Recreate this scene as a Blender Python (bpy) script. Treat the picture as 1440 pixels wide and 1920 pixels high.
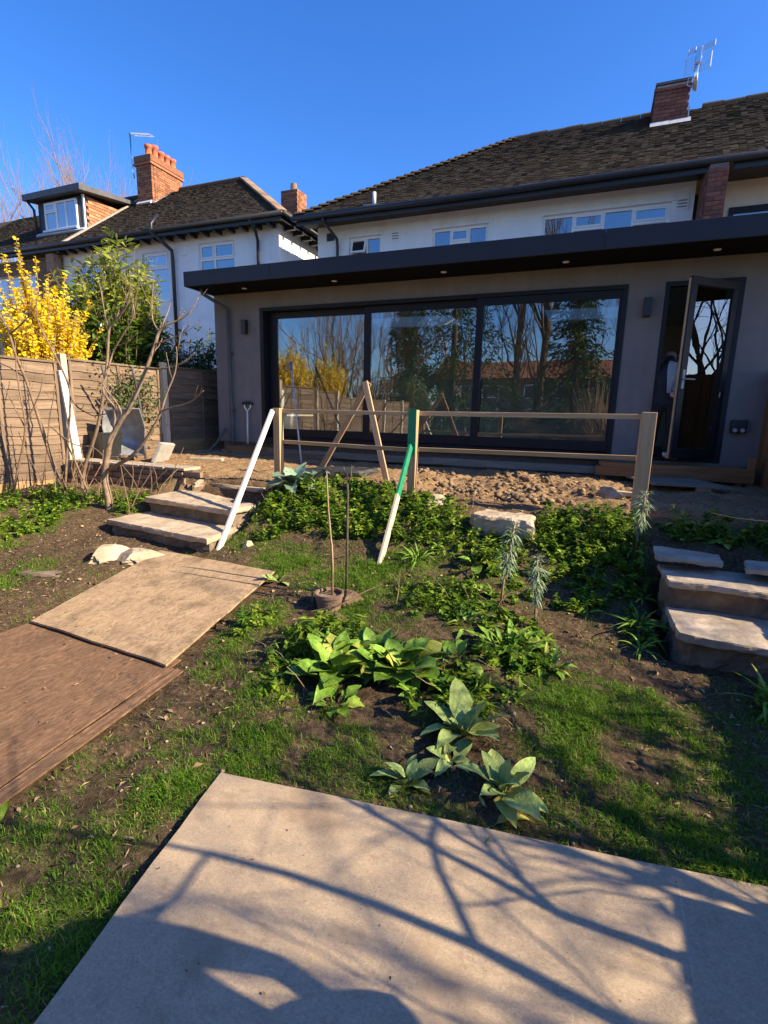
import bpy, bmesh, math, random
import numpy as np
from mathutils import Vector, Matrix

# ------------------------------------------------------------------ scene, camera, light
S = bpy.context.scene
COL = S.collection
for o in list(bpy.data.objects):
    bpy.data.objects.remove(o)

CAM_Z = 1.55
ROLL, PITCH, YAW = -0.0228385, 0.193504, 0.379578
def cam_vec(x, y, z):
    cp, sp = math.cos(PITCH), math.sin(PITCH)
    x, y, z = x, cp * y + sp * z, -sp * y + cp * z
    return Vector((math.cos(YAW) * x - math.sin(YAW) * y, math.sin(YAW) * x + math.cos(YAW) * y, z))
cr, sr = math.cos(ROLL), math.sin(ROLL)
right, up, fwd = cam_vec(cr, 0, -sr), cam_vec(sr, 0, cr), cam_vec(0, 1, 0)
cam = bpy.data.cameras.new('camera')
cam.sensor_fit = 'VERTICAL'
cam.sensor_height = 36
cam.sensor_width = 27
cam.lens = 950.0 / 1920 * 36
cam.clip_start = 0.05
cam.clip_end = 500
camo = bpy.data.objects.new('camera', cam)
COL.objects.link(camo)
Rm = Matrix((right, up, -fwd)).transposed().to_4x4()
camo.matrix_world = Matrix.Translation((0, 0, CAM_Z)) @ Rm
S.camera = camo

SUN_EL, SUN_AZ = math.radians(32), math.radians(2.0)      # azimuth from +x towards +y
to_sun = Vector((math.cos(SUN_EL) * math.cos(SUN_AZ), math.cos(SUN_EL) * math.sin(SUN_AZ), math.sin(SUN_EL)))
sun = bpy.data.lights.new('sun', 'SUN')
sun.energy = 4.6
sun.angle = math.radians(0.42)
sun.color = (1.0, 0.83, 0.58)
suno = bpy.data.objects.new('sun', sun)
suno.rotation_euler = to_sun.to_track_quat('Z', 'Y').to_euler()
suno.location = (20, 0, 20)
COL.objects.link(suno)

W = bpy.data.worlds.new('World')
S.world = W
W.use_nodes = True
wn = W.node_tree.nodes
bg = wn['Background']
sky = wn.new('ShaderNodeTexSky')
sky.sky_type = 'NISHITA'
sky.sun_disc = False
sky.sun_elevation = SUN_EL
sky.sun_rotation = math.radians(90) - SUN_AZ
sky.altitude = 0
sky.air_density = 1.0
sky.dust_density = 0.5
sky.ozone_density = 6.5
hsv = wn.new('ShaderNodeHueSaturation')
hsv.inputs['Saturation'].default_value = 1.19
hsv.inputs['Hue'].default_value = 0.511
hsv.inputs['Value'].default_value = 1.0
W.node_tree.links.new(sky.outputs[0], hsv.inputs['Color'])
W.node_tree.links.new(hsv.outputs[0], bg.inputs[0])
bg.inputs[1].default_value = 0.103
S.view_settings.view_transform = 'Standard'
S.view_settings.look = 'None'
S.view_settings.exposure = 1.47
S.view_settings.gamma = 1.0
S.cycles.max_bounces = 6
S.cycles.diffuse_bounces = 3
S.cycles.glossy_bounces = 3
S.cycles.transmission_bounces = 4
S.cycles.transparent_max_bounces = 10
S.cycles.use_denoising = True

rng = random.Random(11)
nr = np.random.default_rng(5)
PI = math.pi

# ------------------------------------------------------------------ noise and terrain
_tab = np.random.default_rng(99).random((256, 256))
def vnoise(x, y, s, seed=0):
    x = np.asarray(x, float) * s + seed * 17.3; y = np.asarray(y, float) * s + seed * 9.7
    xi = np.floor(x).astype(int); yi = np.floor(y).astype(int)
    fx = x - xi; fy = y - yi
    fx = fx * fx * (3 - 2 * fx); fy = fy * fy * (3 - 2 * fy)
    a = _tab[xi % 256, yi % 256]; b = _tab[(xi + 1) % 256, yi % 256]
    c = _tab[xi % 256, (yi + 1) % 256]; d = _tab[(xi + 1) % 256, (yi + 1) % 256]
    return (a * (1 - fx) + b * fx) * (1 - fy) + (c * (1 - fx) + d * fx) * fy
def sm(a, b, v):
    t = np.clip((np.asarray(v, float) - a) / (b - a), 0, 1)
    return t * t * (3 - 2 * t)
def base_z(x, y):
    x = np.asarray(x, float); y = np.asarray(y, float)
    low = .2 * np.clip((y - 1.6) / 2.0, 0, 1) * (1 - .5 * sm(-1.2, .4, x))
    z = low + (.70 - low) * sm(3.55, 5.05, y)
    zl = np.interp(y, [-3, 0, 2, 4.15, 5.2], [-.05, 0, .1, .42, .5])
    zl = zl + (.72 - zl) * sm(5.15, 5.3, y)
    w = 1 - sm(-5.3, -4.65, x)
    z = z * (1 - w) + zl * w
    return z + .05 * sm(5, 7.4, y) - .04 * np.clip(-y, 0, 8)
def ground_z(x, y):
    x = np.asarray(x, float); y = np.asarray(y, float)
    z = base_z(x, y)
    n = (vnoise(x, y, 1.3) - .5) * .06 + (vnoise(x, y, 4, 1) - .5) * .035 + (vnoise(x, y, 13, 2) - .5) * .024 + (vnoise(x, y, 30, 3) - .5) * .018
    rough = 1 + .9 * sm(5.0, 5.4, y) * sm(-2.4, -1.6, x) * (1 - sm(.3, .9, x)) * (1 - sm(6.9, 7.2, y))
    slab = (1 - sm(-1.5, -1.3, x) * 0) * (1 - sm(1.55, 1.8, y)) * sm(-1.45, -1.1, x)
    board = (1 - sm(3.45, 3.7, y)) * sm(.6, 1.0, y) * (1 - sm(-2.2, -2.0, x)) * sm(-3.8, -3.6, x)
    flat = np.maximum(slab, board)
    st1 = sm(-4.75, -4.6, x) * (1 - sm(-3.3, -3.15, x)) * sm(3.6, 3.7, y) * (1 - sm(4.8, 5.0, y))
    st2 = sm(.5, .62, x) * sm(3.3, 3.4, y) * (1 - sm(4.05, 4.3, y))
    z = z - .30 * st1 * sm(3.7, 4.2, y) - .35 * st2 * sm(3.3, 3.9, y)
    return z + n * rough * (1 - .8 * flat) - .02 * flat
def gz(x, y):
    return float(ground_z(x, y))

# ------------------------------------------------------------------ object helpers
def worg(o):
    while o.parent is not None:
        o = o.parent
    return Vector(o.location)
def tag(o, label=None, cat=None, group=None, kind=None):
    if label: o['label'] = label
    if cat: o['category'] = cat
    if group: o['group'] = group
    if kind: o['kind'] = kind
    elif cat: o['kind'] = 'thing'
    return o
def thing(name, label, cat, loc=(0, 0, 0), group=None):
    o = bpy.data.objects.new(name, None)
    o.empty_display_size = .1
    o.location = loc
    COL.objects.link(o)
    return tag(o, label, cat, group)
def link(name, me, parent=None, loc=None):
    o = bpy.data.objects.new(name, me)
    COL.objects.link(o)
    if parent is not None:
        o.parent = parent
    if loc is not None:
        o.location = loc
    return o
def child(name, me, parent, wloc, rot=None, scale=None):
    o = link(name, me, parent)
    o.location = Vector(wloc) - worg(parent)
    if rot is not None: o.rotation_euler = rot
    if scale is not None: o.scale = scale
    return o

class MB:
    """collects faces with uv, builds one mesh"""
    def __init__(s):
        s.v = []; s.f = []; s.u = []; s.m = []
    def add(s, verts, faces, uvs=None, mi=0):
        b = len(s.v)
        s.v.extend([tuple(p) for p in verts])
        for k, f in enumerate(faces):
            s.f.append(tuple(b + i for i in f))
            s.m.append(mi)
            if uvs is not None:
                s.u.append(uvs[k])
            else:
                P = [Vector(verts[i]) for i in f]
                n = (P[1] - P[0]).cross(P[2] - P[0])
                a = max(range(3), key=lambda i: abs(n[i]))
                s.u.append([((p.y, p.z) if a == 0 else (p.x, p.z) if a == 1 else (p.x, p.y)) for p in P])
    def box(s, x0, x1, y0, y1, z0, z1, mi=0):
        v = [(x0, y0, z0), (x1, y0, z0), (x1, y1, z0), (x0, y1, z0), (x0, y0, z1), (x1, y0, z1), (x1, y1, z1), (x0, y1, z1)]
        s.add(v, [(0, 3, 2, 1), (4, 5, 6, 7), (0, 1, 5, 4), (1, 2, 6, 5), (2, 3, 7, 6), (3, 0, 4, 7)], None, mi)
        return s
    def beam(s, p0, p1, w, t, upv=(0, 0, 1), mi=0, w1=None, t1=None, nseg=1, jit=0):
        p0 = Vector(p0); p1 = Vector(p1); d = p1 - p0; L = d.length; d.normalize()
        side = d.cross(Vector(upv))
        if side.length < 1e-4: side = d.cross(Vector((1, 0, 0)))
        side.normalize(); u = side.cross(d).normalized()
        w1 = w if w1 is None else w1; t1 = t if t1 is None else t1
        vs = []
        for i in range(nseg + 1):
            k = i / nseg; c = p0.lerp(p1, k)
            if jit and 0 < i < nseg: c = c + side * rng.uniform(-jit, jit) + u * rng.uniform(-jit, jit)
            ww = (w + (w1 - w) * k) / 2; tt = (t + (t1 - t) * k) / 2
            vs += [c - side * ww - u * tt, c + side * ww - u * tt, c + side * ww + u * tt, c - side * ww + u * tt]
        fs = []; uv = []
        ou, ov = rng.uniform(0, 50), rng.uniform(0, 50)
        for i in range(nseg):
            a = i * 4; l0 = L * i / nseg; l1 = L * (i + 1) / nseg
            off = 0
            for j in range(4):
                j2 = (j + 1) % 4
                ww = w if j % 2 == 0 else t
                fs.append((a + j, a + j2, a + 4 + j2, a + 4 + j))
                uv.append([(ou + l0, ov + off), (ou + l0, ov + off + ww), (ou + l1, ov + off + ww), (ou + l1, ov + off)])
                off += ww
        e = nseg * 4
        fs.append((3, 2, 1, 0)); uv.append([(ou, ov)] * 4)
        fs.append((e, e + 1, e + 2, e + 3)); uv.append([(ou + L, ov)] * 4)
        s.add(vs, fs, uv, mi)
        return s
    def tube(s, pts, rads, n=6, mi=0, cap=True):
        pts = [Vector(p) for p in pts]
        if not hasattr(rads, '__len__'): rads = [rads] * len(pts)
        b = len(s.v)
        ref = None; L = 0
        ou, ov = rng.uniform(0, 50), rng.uniform(0, 50)
        ls = []
        for i, p in enumerate(pts):
            if i == 0: d = pts[1] - p
            elif i == len(pts) - 1: d = p - pts[i - 1]
            else: d = pts[i + 1] - pts[i - 1]
            d.normalize()
            if ref is None:
                ref = d.orthogonal().normalized()
            ref = (ref - d * ref.dot(d))
            if ref.length < 1e-5: ref = d.orthogonal()
            ref.normalize()
            bi = d.cross(ref)
            if i: L += (p - pts[i - 1]).length
            ls.append(L)
            for k in range(n):
                a = 2 * PI * k / n
                s.v.append(tuple(p + (ref * math.cos(a) + bi * math.sin(a)) * rads[i]))
        for i in range(len(pts) - 1):
            for k in range(n):
                k2 = (k + 1) % n
                s.f.append((b + i * n + k, b + i * n + k2, b + (i + 1) * n + k2, b + (i + 1) * n + k)); s.m.append(mi)
                c = 2 * PI * max(rads[0], .004) / n
                s.u.append([(ou + ls[i], ov + k * c), (ou + ls[i], ov + (k + 1) * c), (ou + ls[i + 1], ov + (k + 1) * c), (ou + ls[i + 1], ov + k * c)])
        if cap:
            s.f.append(tuple(b + k for k in reversed(range(n)))); s.m.append(mi); s.u.append([(ou, ov)] * n)
            e = b + (len(pts) - 1) * n
            s.f.append(tuple(e + k for k in range(n))); s.m.append(mi); s.u.append([(ou + L, ov)] * n)
        return s
    def prism(s, poly, z0, z1, mi=0):
        n = len(poly)
        zz0 = z0 if hasattr(z0, '__len__') else [z0] * n
        zz1 = z1 if hasattr(z1, '__len__') else [z1] * n
        v = [(p[0], p[1], zz0[i]) for i, p in enumerate(poly)] + [(p[0], p[1], zz1[i]) for i, p in enumerate(poly)]
        f = [tuple(reversed(range(n))), tuple(range(n, 2 * n))] + [(i, (i + 1) % n, n + (i + 1) % n, n + i) for i in range(n)]
        s.add(v, f, None, mi)
        return s
    def mesh(s, name, org=(0, 0, 0), smooth=False):
        me = bpy.data.meshes.new(name)
        ox, oy, oz = org
        me.from_pydata([(x - ox, y - oy, z - oz) for x, y, z in s.v], [], s.f)
        uvl = me.uv_layers.new(name='UVMap')
        flat = [c for f in s.u for p in f for c in p]
        uvl.data.foreach_set('uv', flat)
        me.polygons.foreach_set('material_index', s.m)
        if smooth: me.polygons.foreach_set('use_smooth', [True] * len(s.f))
        me.update()
        return me
    def build(s, name, mats, parent=None, loc=None, smooth=False, bevel=0):
        org = worg(parent) if parent is not None else Vector(loc or (0, 0, 0))
        me = s.mesh(name, org, smooth)
        for m in (mats if isinstance(mats, (list, tuple)) else [mats]): me.materials.append(m)
        o = link(name, me, parent, loc if parent is None and loc is not None else None)
        if bevel:
            b = o.modifiers.new('bevel', 'BEVEL'); b.width = bevel; b.segments = 2; b.limit_method = 'ANGLE'; b.angle_limit = .7
        return o

def np_mesh(name, V, F, mat, parent=None, smooth=False):
    """V (n,3), F (m,k) all the same k"""
    V = np.asarray(V, np.float32).copy()
    if parent is not None:
        V -= np.array(worg(parent), np.float32)
    F = np.asarray(F, np.int32)
    me = bpy.data.meshes.new(name)
    k = F.shape[1]
    me.vertices.add(len(V)); me.vertices.foreach_set('co', V.ravel())
    me.loops.add(F.size); me.loops.foreach_set('vertex_index', F.ravel())
    me.polygons.add(len(F)); me.polygons.foreach_set('loop_start', np.arange(0, F.size, k, dtype=np.int32))
    me.polygons.foreach_set('loop_total', np.full(len(F), k, np.int32))
    if smooth: me.polygons.foreach_set('use_smooth', np.ones(len(F), bool))
    me.update(calc_edges=True); me.validate()
    me.materials.append(mat)
    return link(name, me, parent)

def norm(a):
    return a / np.maximum(np.linalg.norm(a, axis=-1, keepdims=True), 1e-9)
def leaf_arrays(P, D, L, Wd, fold=.25, droop=.2, roll=.6, rg=None):
    """N leaves as 5-vertex folded kites: base P, direction D"""
    rg = rg or nr
    N = len(P); D = norm(D)
    upv = np.tile([0, 0, 1.], (N, 1)) + rg.normal(0, roll, (N, 3))
    side = norm(np.cross(D, upv)); U = np.cross(side, D)
    L = np.broadcast_to(L, N)[:, None]; Wd = np.broadcast_to(Wd, N)[:, None]
    mid = P + D * L * .48 - U * (L * droop * .18)
    b = P; l = mid - side * Wd * .5 + U * Wd * fold; r = mid + side * Wd * .5 + U * Wd * fold
    c = mid; t = P + D * L - U * L * droop
    V = np.stack([b, l, c, r, t], 1).reshape(-1, 3)
    i = (np.arange(N) * 5)[:, None]
    F = np.concatenate([i + [0, 2, 1], i + [0, 3, 2], i + [1, 2, 4], i + [2, 3, 4]], 0)
    return V, F
def join_arrays(parts):
    Vs, Fs, n = [], [], 0
    for V, F in parts:
        Vs.append(V); Fs.append(F + n); n += len(V)
    return np.concatenate(Vs), np.concatenate(Fs)
def blade_arrays(P, D, L, Wd, bend, rg=None):
    """N grass blades: 5 verts, 3 triangles; D horizontal lean direction"""
    rg = rg or nr
    N = len(P); L = np.broadcast_to(L, N)[:, None]; Wd = np.broadcast_to(Wd, N)[:, None]; bend = np.broadcast_to(bend, N)[:, None]
    upv = np.array([0, 0, 1.])
    side = norm(np.cross(D, np.tile(upv, (N, 1))))
    m = P + upv * L * .55 + D * L * bend * .25
    t = P + upv * L * (1 - .45 * bend) + D * L * bend
    V = np.stack([P - side * Wd / 2, P + side * Wd / 2, m - side * Wd * .4, m + side * Wd * .4, t], 1).reshape(-1, 3)
    i = (np.arange(N) * 5)[:, None]
    F = np.concatenate([i + [0, 1, 3], i + [0, 3, 2], i + [2, 3, 4]], 0)
    return V, F
def rdir(N, rg=None, zmin=-.2, zmax=1):
    rg = rg or nr
    a = rg.uniform(0, 2 * PI, N); z = rg.uniform(zmin, zmax, N); h = np.sqrt(np.maximum(0, 1 - z * z))
    return np.stack([np.cos(a) * h, np.sin(a) * h, z], 1)

# ------------------------------------------------------------------ materials
def new_mat(name):
    m = bpy.data.materials.new(name); m.use_nodes = True
    return m, m.node_tree, m.node_tree.nodes['Principled BSDF']
def ramp(nt, cols, fac):
    r = nt.nodes.new('ShaderNodeValToRGB'); e = r.color_ramp.elements
    while len(e) < len(cols): e.new(.5)
    for i, (p, c) in enumerate(cols):
        e[i].position = p; e[i].color = (*c, 1)
    nt.links.new(fac, r.inputs[0]); return r.outputs[0]
def coords(nt, kind, scale):
    tc = nt.nodes.new('ShaderNodeTexCoord'); mp = nt.nodes.new('ShaderNodeMapping')
    mp.inputs['Scale'].default_value = scale
    nt.links.new(tc.outputs[kind], mp.inputs[0]); return mp.outputs[0]
def noise_n(nt, vec, scale, detail=5, rough=.55, dist=0):
    n = nt.nodes.new('ShaderNodeTexNoise'); n.inputs['Scale'].default_value = scale; n.inputs['Detail'].default_value = detail
    n.inputs['Roughness'].default_value = rough; n.inputs['Distortion'].default_value = dist
    nt.links.new(vec, n.inputs['Vector']); return n.outputs['Fac']
def mixc(nt, fac, a, b, mode='MIX'):
    m = nt.nodes.new('ShaderNodeMix'); m.data_type = 'RGBA'; m.blend_type = mode
    for k, v in ((0, fac), (6, a), (7, b)):
        if isinstance(v, (int, float)): m.inputs[k].default_value = v
        elif isinstance(v, tuple): m.inputs[k].default_value = (*v, 1)
        else: nt.links.new(v, m.inputs[k])
    return m.outputs[2]
def bump(nt, b, height, strength, dist=.01):
    n = nt.nodes.new('ShaderNodeBump'); n.inputs['Strength'].default_value = strength; n.inputs['Distance'].default_value = dist
    nt.links.new(height, n.inputs['Height']); nt.links.new(n.outputs[0], b.inputs['Normal'])
def island(nt):
    g = nt.nodes.new('ShaderNodeNewGeometry'); return g.outputs['Random Per Island']
def objrand(nt):
    g = nt.nodes.new('ShaderNodeObjectInfo'); return g.outputs['Random']
def value(nt, col, fac, lo, hi):
    """multiply colour by lo..hi following fac"""
    h = nt.nodes.new('ShaderNodeMapRange'); h.inputs[3].default_value = lo; h.inputs[4].default_value = hi
    nt.links.new(fac, h.inputs[0])
    hs = nt.nodes.new('ShaderNodeHueSaturation'); nt.links.new(h.outputs[0], hs.inputs['Value']); nt.links.new(col, hs.inputs['Color'])
    return hs.outputs[0]
def plain(name, cols, scale=6, rough=.7, bmp=0, bscale=None, metal=0, detail=5, stretch=(1, 1, 1), kind='Object', dist=0, vary=None, spec=.5):
    m, nt, b = new_mat(name)
    v = coords(nt, kind, stretch)
    n = noise_n(nt, v, scale, detail, .6, dist)
    c = ramp(nt, cols, n)
    if vary == 'object': c = value(nt, c, objrand(nt), .65, 1.3)
    if vary == 'island': c = value(nt, c, island(nt), .6, 1.35)
    nt.links.new(c, b.inputs['Base Color'])
    b.inputs['Roughness'].default_value = rough; b.inputs['Metallic'].default_value = metal
    b.inputs['Specular IOR Level'].default_value = spec
    if bmp: bump(nt, b, noise_n(nt, v, bscale or scale * 4, 4), bmp)
    return m
def wood(name, light, dark, rough=.75, grain=26, along=1.6, vary=True, blotch=(.7, 1.15), dist=.8):
    m, nt, b = new_mat(name)
    v = coords(nt, 'UV', (along, grain, 1))
    n = noise_n(nt, v, 1.0, 7, .62, dist)
    c = ramp(nt, [(.28, dark), (.5, tuple((a + d) / 2 for a, d in zip(light, dark))), (.72, light)], n)
    n2 = noise_n(nt, coords(nt, 'UV', (2, 6, 1)), 1.3, 3)
    c = value(nt, c, n2, *blotch)
    if vary: c = value(nt, c, objrand(nt), .78, 1.2)
    nt.links.new(c, b.inputs['Base Color']); b.inputs['Roughness'].default_value = rough
    b.inputs['Specular IOR Level'].default_value = .25
    bump(nt, b, n, .35, .004)
    return m
def leafmat(name, dark, light, trans=.3, rough=.45, tint=None, spec=.12):
    m, nt, b = new_mat(name)
    isl = island(nt)
    cols = [(0, dark), (1, light)] if tint is None else [(0, dark), (.8, light), (.97, tint)]
    c = ramp(nt, cols, isl)
    nt.links.new(c, b.inputs['Base Color']); b.inputs['Roughness'].default_value = rough
    b.inputs['Specular IOR Level'].default_value = spec
    t = nt.nodes.new('ShaderNodeBsdfTranslucent'); nt.links.new(c, t.inputs[0])
    mx = nt.nodes.new('ShaderNodeMixShader'); mx.inputs[0].default_value = trans
    nt.links.new(b.outputs[0], mx.inputs[1]); nt.links.new(t.outputs[0], mx.inputs[2])
    nt.links.new(mx.outputs[0], nt.nodes['Material Output'].inputs[0])
    return m
def glassmat(name, refl=.32, tint=(.9, .95, .92), body=None):
    m, nt, b = new_mat(name)
    gl = nt.nodes.new('ShaderNodeBsdfGlossy'); gl.inputs['Roughness'].default_value = 0.0; gl.inputs[0].default_value = (.95, .97, 1, 1)
    if body is None:
        tr = nt.nodes.new('ShaderNodeBsdfTransparent'); tr.inputs[0].default_value = (*tint, 1)
    else:
        tr = nt.nodes.new('ShaderNodeBsdfDiffuse'); tr.inputs[0].default_value = (*body, 1)
    lw = nt.nodes.new('ShaderNodeLayerWeight'); lw.inputs[0].default_value = .35
    mr = nt.nodes.new('ShaderNodeMapRange'); mr.inputs[3].default_value = refl; mr.inputs[4].default_value = 1
    nt.links.new(lw.outputs['Fresnel'], mr.inputs[0])
    mx = nt.nodes.new('ShaderNodeMixShader'); nt.links.new(mr.outputs[0], mx.inputs[0])
    nt.links.new(tr.outputs[0], mx.inputs[1]); nt.links.new(gl.outputs[0], mx.inputs[2])
    nt.links.new(mx.outputs[0], nt.nodes['Material Output'].inputs[0])
    # uneven panes: a very slight waviness
    nz = noise_n(nt, coords(nt, 'Object', (1, 1, 1)), 1.7, 2)
    bp = nt.nodes.new('ShaderNodeBump'); bp.inputs['Strength'].default_value = .04; bp.inputs['Distance'].default_value = .02
    nt.links.new(nz, bp.inputs['Height']); nt.links.new(bp.outputs[0], gl.inputs['Normal'])
    return m

def soil_material():
    m, nt, b = new_mat('garden_soil')
    v = coords(nt, 'Object', (1, 1, 1))
    n1 = noise_n(nt, v, 2.2, 6, .6); n2 = noise_n(nt, v, 38, 6, .7); n3 = noise_n(nt, v, 9, 5, .65)
    dark = ramp(nt, [(.3, (.032, .021, .012)), (.5, (.082, .055, .031)), (.72, (.175, .122, .072))], n2)
    ochre = ramp(nt, [(.25, (.13, .078, .038)), (.5, (.27, .172, .09)), (.75, (.42, .285, .16))], n2)
    sep = nt.nodes.new('ShaderNodeSeparateXYZ'); nt.links.new(v, sep.inputs[0])
    mr = nt.nodes.new('ShaderNodeMapRange'); mr.inputs[1].default_value = 4.6; mr.inputs[2].default_value = 5.6
    nt.links.new(sep.outputs[1], mr.inputs[0])
    c = mixc(nt, mr.outputs[0], dark, ochre)
    c = value(nt, c, n1, .55, 1.4)
    atn = nt.nodes.new('ShaderNodeAttribute'); atn.attribute_name = 'moss'
    mcol = ramp(nt, [(.3, (.045, .085, .010)), (.7, (.12, .20, .022))], n2)
    c = mixc(nt, atn.outputs['Fac'], c, mcol)
    nt.links.new(c, b.inputs['Base Color']); b.inputs['Roughness'].default_value = .95
    b.inputs['Specular IOR Level'].default_value = .15
    bump(nt, b, n2, .9, .02)
    return m
def hardboard_material():
    m, nt, b = new_mat('pale_sheet')
    v = coords(nt, 'Object', (1, 1, 1))
    f = noise_n(nt, coords(nt, 'Object', (1, 1.6, 1)), 95, 4, .7, 1.2)
    n1 = noise_n(nt, v, 2.5, 5, .6)
    c = ramp(nt, [(.25, (.265, .198, .128)), (.5, (.40, .305, .202)), (.75, (.52, .41, .28))], f)
    c = value(nt, c, n1, .86, 1.1)
    sp = noise_n(nt, v, 170, 2, .5)
    spk = ramp(nt, [(.70, (0, 0, 0)), (.75, (1, 1, 1))], sp)
    c = mixc(nt, spk, c, (.13, .09, .06))
    st = noise_n(nt, coords(nt, 'Object', (1, 1.3, 1)), 2.2, 4, .6)
    stm = ramp(nt, [(.55, (0, 0, 0)), (.70, (.6, .6, .6))], st)
    c = mixc(nt, stm, c, (.225, .155, .095))
    dr = noise_n(nt, v, 11, 8, .75)
    drm = ramp(nt, [(.55, (0, 0, 0)), (.70, (.55, .55, .55))], dr)
    c = mixc(nt, drm, c, (.19, .14, .095))
    sc = noise_n(nt, coords(nt, 'Object', (60, 2.2, 1)), 1.0, 3, .5, .6)
    scm = ramp(nt, [(.66, (0, 0, 0)), (.72, (.25, .25, .25))], sc)
    c = mixc(nt, scm, c, (.55, .49, .41))
    nt.links.new(c, b.inputs['Base Color']); b.inputs['Roughness'].default_value = .85
    b.inputs['Specular IOR Level'].default_value = .2
    bump(nt, b, f, .25, .003)
    return m
def plywood_material(name, cols, sw=1.0):
    m, nt, b = new_mat(name)
    v = coords(nt, 'Object', (5, 1.6, 1))
    n0 = noise_n(nt, v, 1.2, 3, .5, 1.5)
    n1 = noise_n(nt, coords(nt, 'Object', (13, 4, 1)), 1.5, 7, .65, 3.0 * sw)
    c = ramp(nt, cols, n1)
    c = value(nt, c, n0, .72, 1.2)
    nd = noise_n(nt, coords(nt, 'Object', (1, 1, 1)), 4, 6, .7)
    dm = ramp(nt, [(.50, (0, 0, 0)), (.70, (.75, .75, .75))], nd)
    c = mixc(nt, dm, c, (.10, .064, .038))
    nt.links.new(c, b.inputs['Base Color']); b.inputs['Roughness'].default_value = .85
    b.inputs['Specular IOR Level'].default_value = .2
    bump(nt, b, n1, .3, .004)
    return m
def roof_material():
    m, nt, b = new_mat('clay_roof_tiles')
    v = coords(nt, 'Object', (1, 1, 1))
    isl = island(nt)
    c = ramp(nt, [(0, (.043, .036, .029)), (.5, (.053, .043, .034)), (.9, (.064, .051, .040)), (1, (.085, .066, .049))], isl)
    n = noise_n(nt, v, .9, 5, .65)
    c = value(nt, c, n, .78, 1.22)
    mo = noise_n(nt, v, 2.4, 6, .7)
    mm = ramp(nt, [(.55, (0, 0, 0)), (.72, (.7, .7, .7))], mo)
    c = mixc(nt, mm, c, (.065, .058, .020))
    li = noise_n(nt, v, 14, 3, .5)
    lm = ramp(nt, [(.76, (0, 0, 0)), (.79, (1, 1, 1))], li)
    c = mixc(nt, lm, c, (.36, .34, .29))
    nt.links.new(c, b.inputs['Base Color']); b.inputs['Roughness'].default_value = .95
    b.inputs['Specular IOR Level'].default_value = .1
    bump(nt, b, noise_n(nt, v, 60, 4), .6, .01)
    return m

MAT = {}
MAT['soil'] = soil_material()
MAT['sheet'] = hardboard_material()
MAT['ply'] = plywood_material('plywood', [(.25, (.16, .10, .055)), (.5, (.36, .25, .145)), (.75, (.50, .375, .23))], 1.6)
MAT['ply_brown'] = plywood_material('brown_ply', [(.25, (.075, .042, .024)), (.5, (.175, .10, .056)), (.78, (.32, .20, .115))], 1.3)
MAT['roof'] = roof_material()
MAT['timber'] = wood('new_timber', (.56, .375, .205), (.37, .225, .115))
MAT['timber_pale'] = wood('pale_timber', (.66, .56, .42), (.46, .35, .23))
MAT['timber_orange'] = wood('orange_timber', (.34, .18, .075), (.19, .085, .032))
MAT['white_paint_wood'] = wood('white_painted_wood', (.80, .77, .70), (.66, .60, .50), blotch=(.85, 1.05))
MAT['green_paint'] = plain('green_paint', [(.3, (.003, .16, .07)), (.7, (.008, .25, .115))], 14, .6, .15)
MAT['weathered'] = wood('weathered_fence', (.27, .188, .125), (.105, .072, .049), grain=34, along=2.2, blotch=(.6, 1.2))
MAT['weathered_grey'] = wood('grey_board', (.33, .28, .22), (.18, .145, .105))
MAT['gravelboard'] = wood('tan_board', (.42, .255, .125), (.26, .14, .065), grain=20)
MAT['bark'] = plain('smooth_bark', [(.3, (.13, .085, .05)), (.55, (.24, .165, .105)), (.75, (.33, .24, .16))], 14, .8, .4, 60)
MAT['bark_dark'] = plain('dark_bark', [(.3, (.05, .038, .027)), (.7, (.13, .10, .07))], 6, .9, .5, 40)
MAT['twig'] = plain('twig_bark', [(.3, (.12, .075, .045)), (.7, (.25, .165, .10))], 20, .8)
MAT['render_grey'] = plain('grey_render', [(.3, (.180, .167, .158)), (.7, (.220, .205, .195))], 3, .92, .35, 120, spec=.15)
def weather(mat, lo, hi, sx=9, sz=.5, big=.8, edge=(.35, .7)):
    nt = mat.node_tree; b = nt.nodes['Principled BSDF']; src = b.inputs['Base Color'].links[0].from_socket
    c = value(nt, src, noise_n(nt, coords(nt, 'Object', (sx, sx, sz)), 1, 5, .6), lo, hi)
    c = value(nt, c, noise_n(nt, coords(nt, 'Object', (1, 1, 1)), big, 5, .65), lo, hi)
    nt.links.new(c, b.inputs['Base Color'])
weather(MAT['render_grey'], .84, 1.14)
MAT['render_white'] = plain('white_roughcast', [(.2, (.66, .65, .62)), (.45, (.80, .79, .765)), (.8, (.85, .84, .82))], 2.2, .9, .9, 42, spec=.2)
weather(MAT['render_white'], .9, 1.06, 5, .35)
MAT['cream'] = plain('cream_render', [(.3, (.62, .54, .44)), (.7, (.72, .64, .54))], 3, .9, .3, 60)
MAT['upvc'] = plain('white_plastic', [(.3, (.74, .74, .73)), (.7, (.80, .80, .79))], 4, .35)
MAT['anthracite'] = plain('anthracite_metal', [(.3, (.0085, .0095, .0125)), (.7, (.011, .012, .016))], 5, .5, spec=.3)
MAT['fascia'] = plain('fascia_metal', [(.3, (.017, .019, .024)), (.7, (.021, .023, .029))], 2, .55, spec=.35)
weather(MAT['fascia'], .85, 1.2, 3, .6)
MAT['soffit'] = plain('soffit_board', [(.3, (.006, .006, .006)), (.7, (.009, .009, .009))], 5, .8, spec=.1)
MAT['black'] = plain('black_plastic', [(.3, (.011, .011, .012)), (.7, (.018, .018, .019))], 10, .45)
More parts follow.
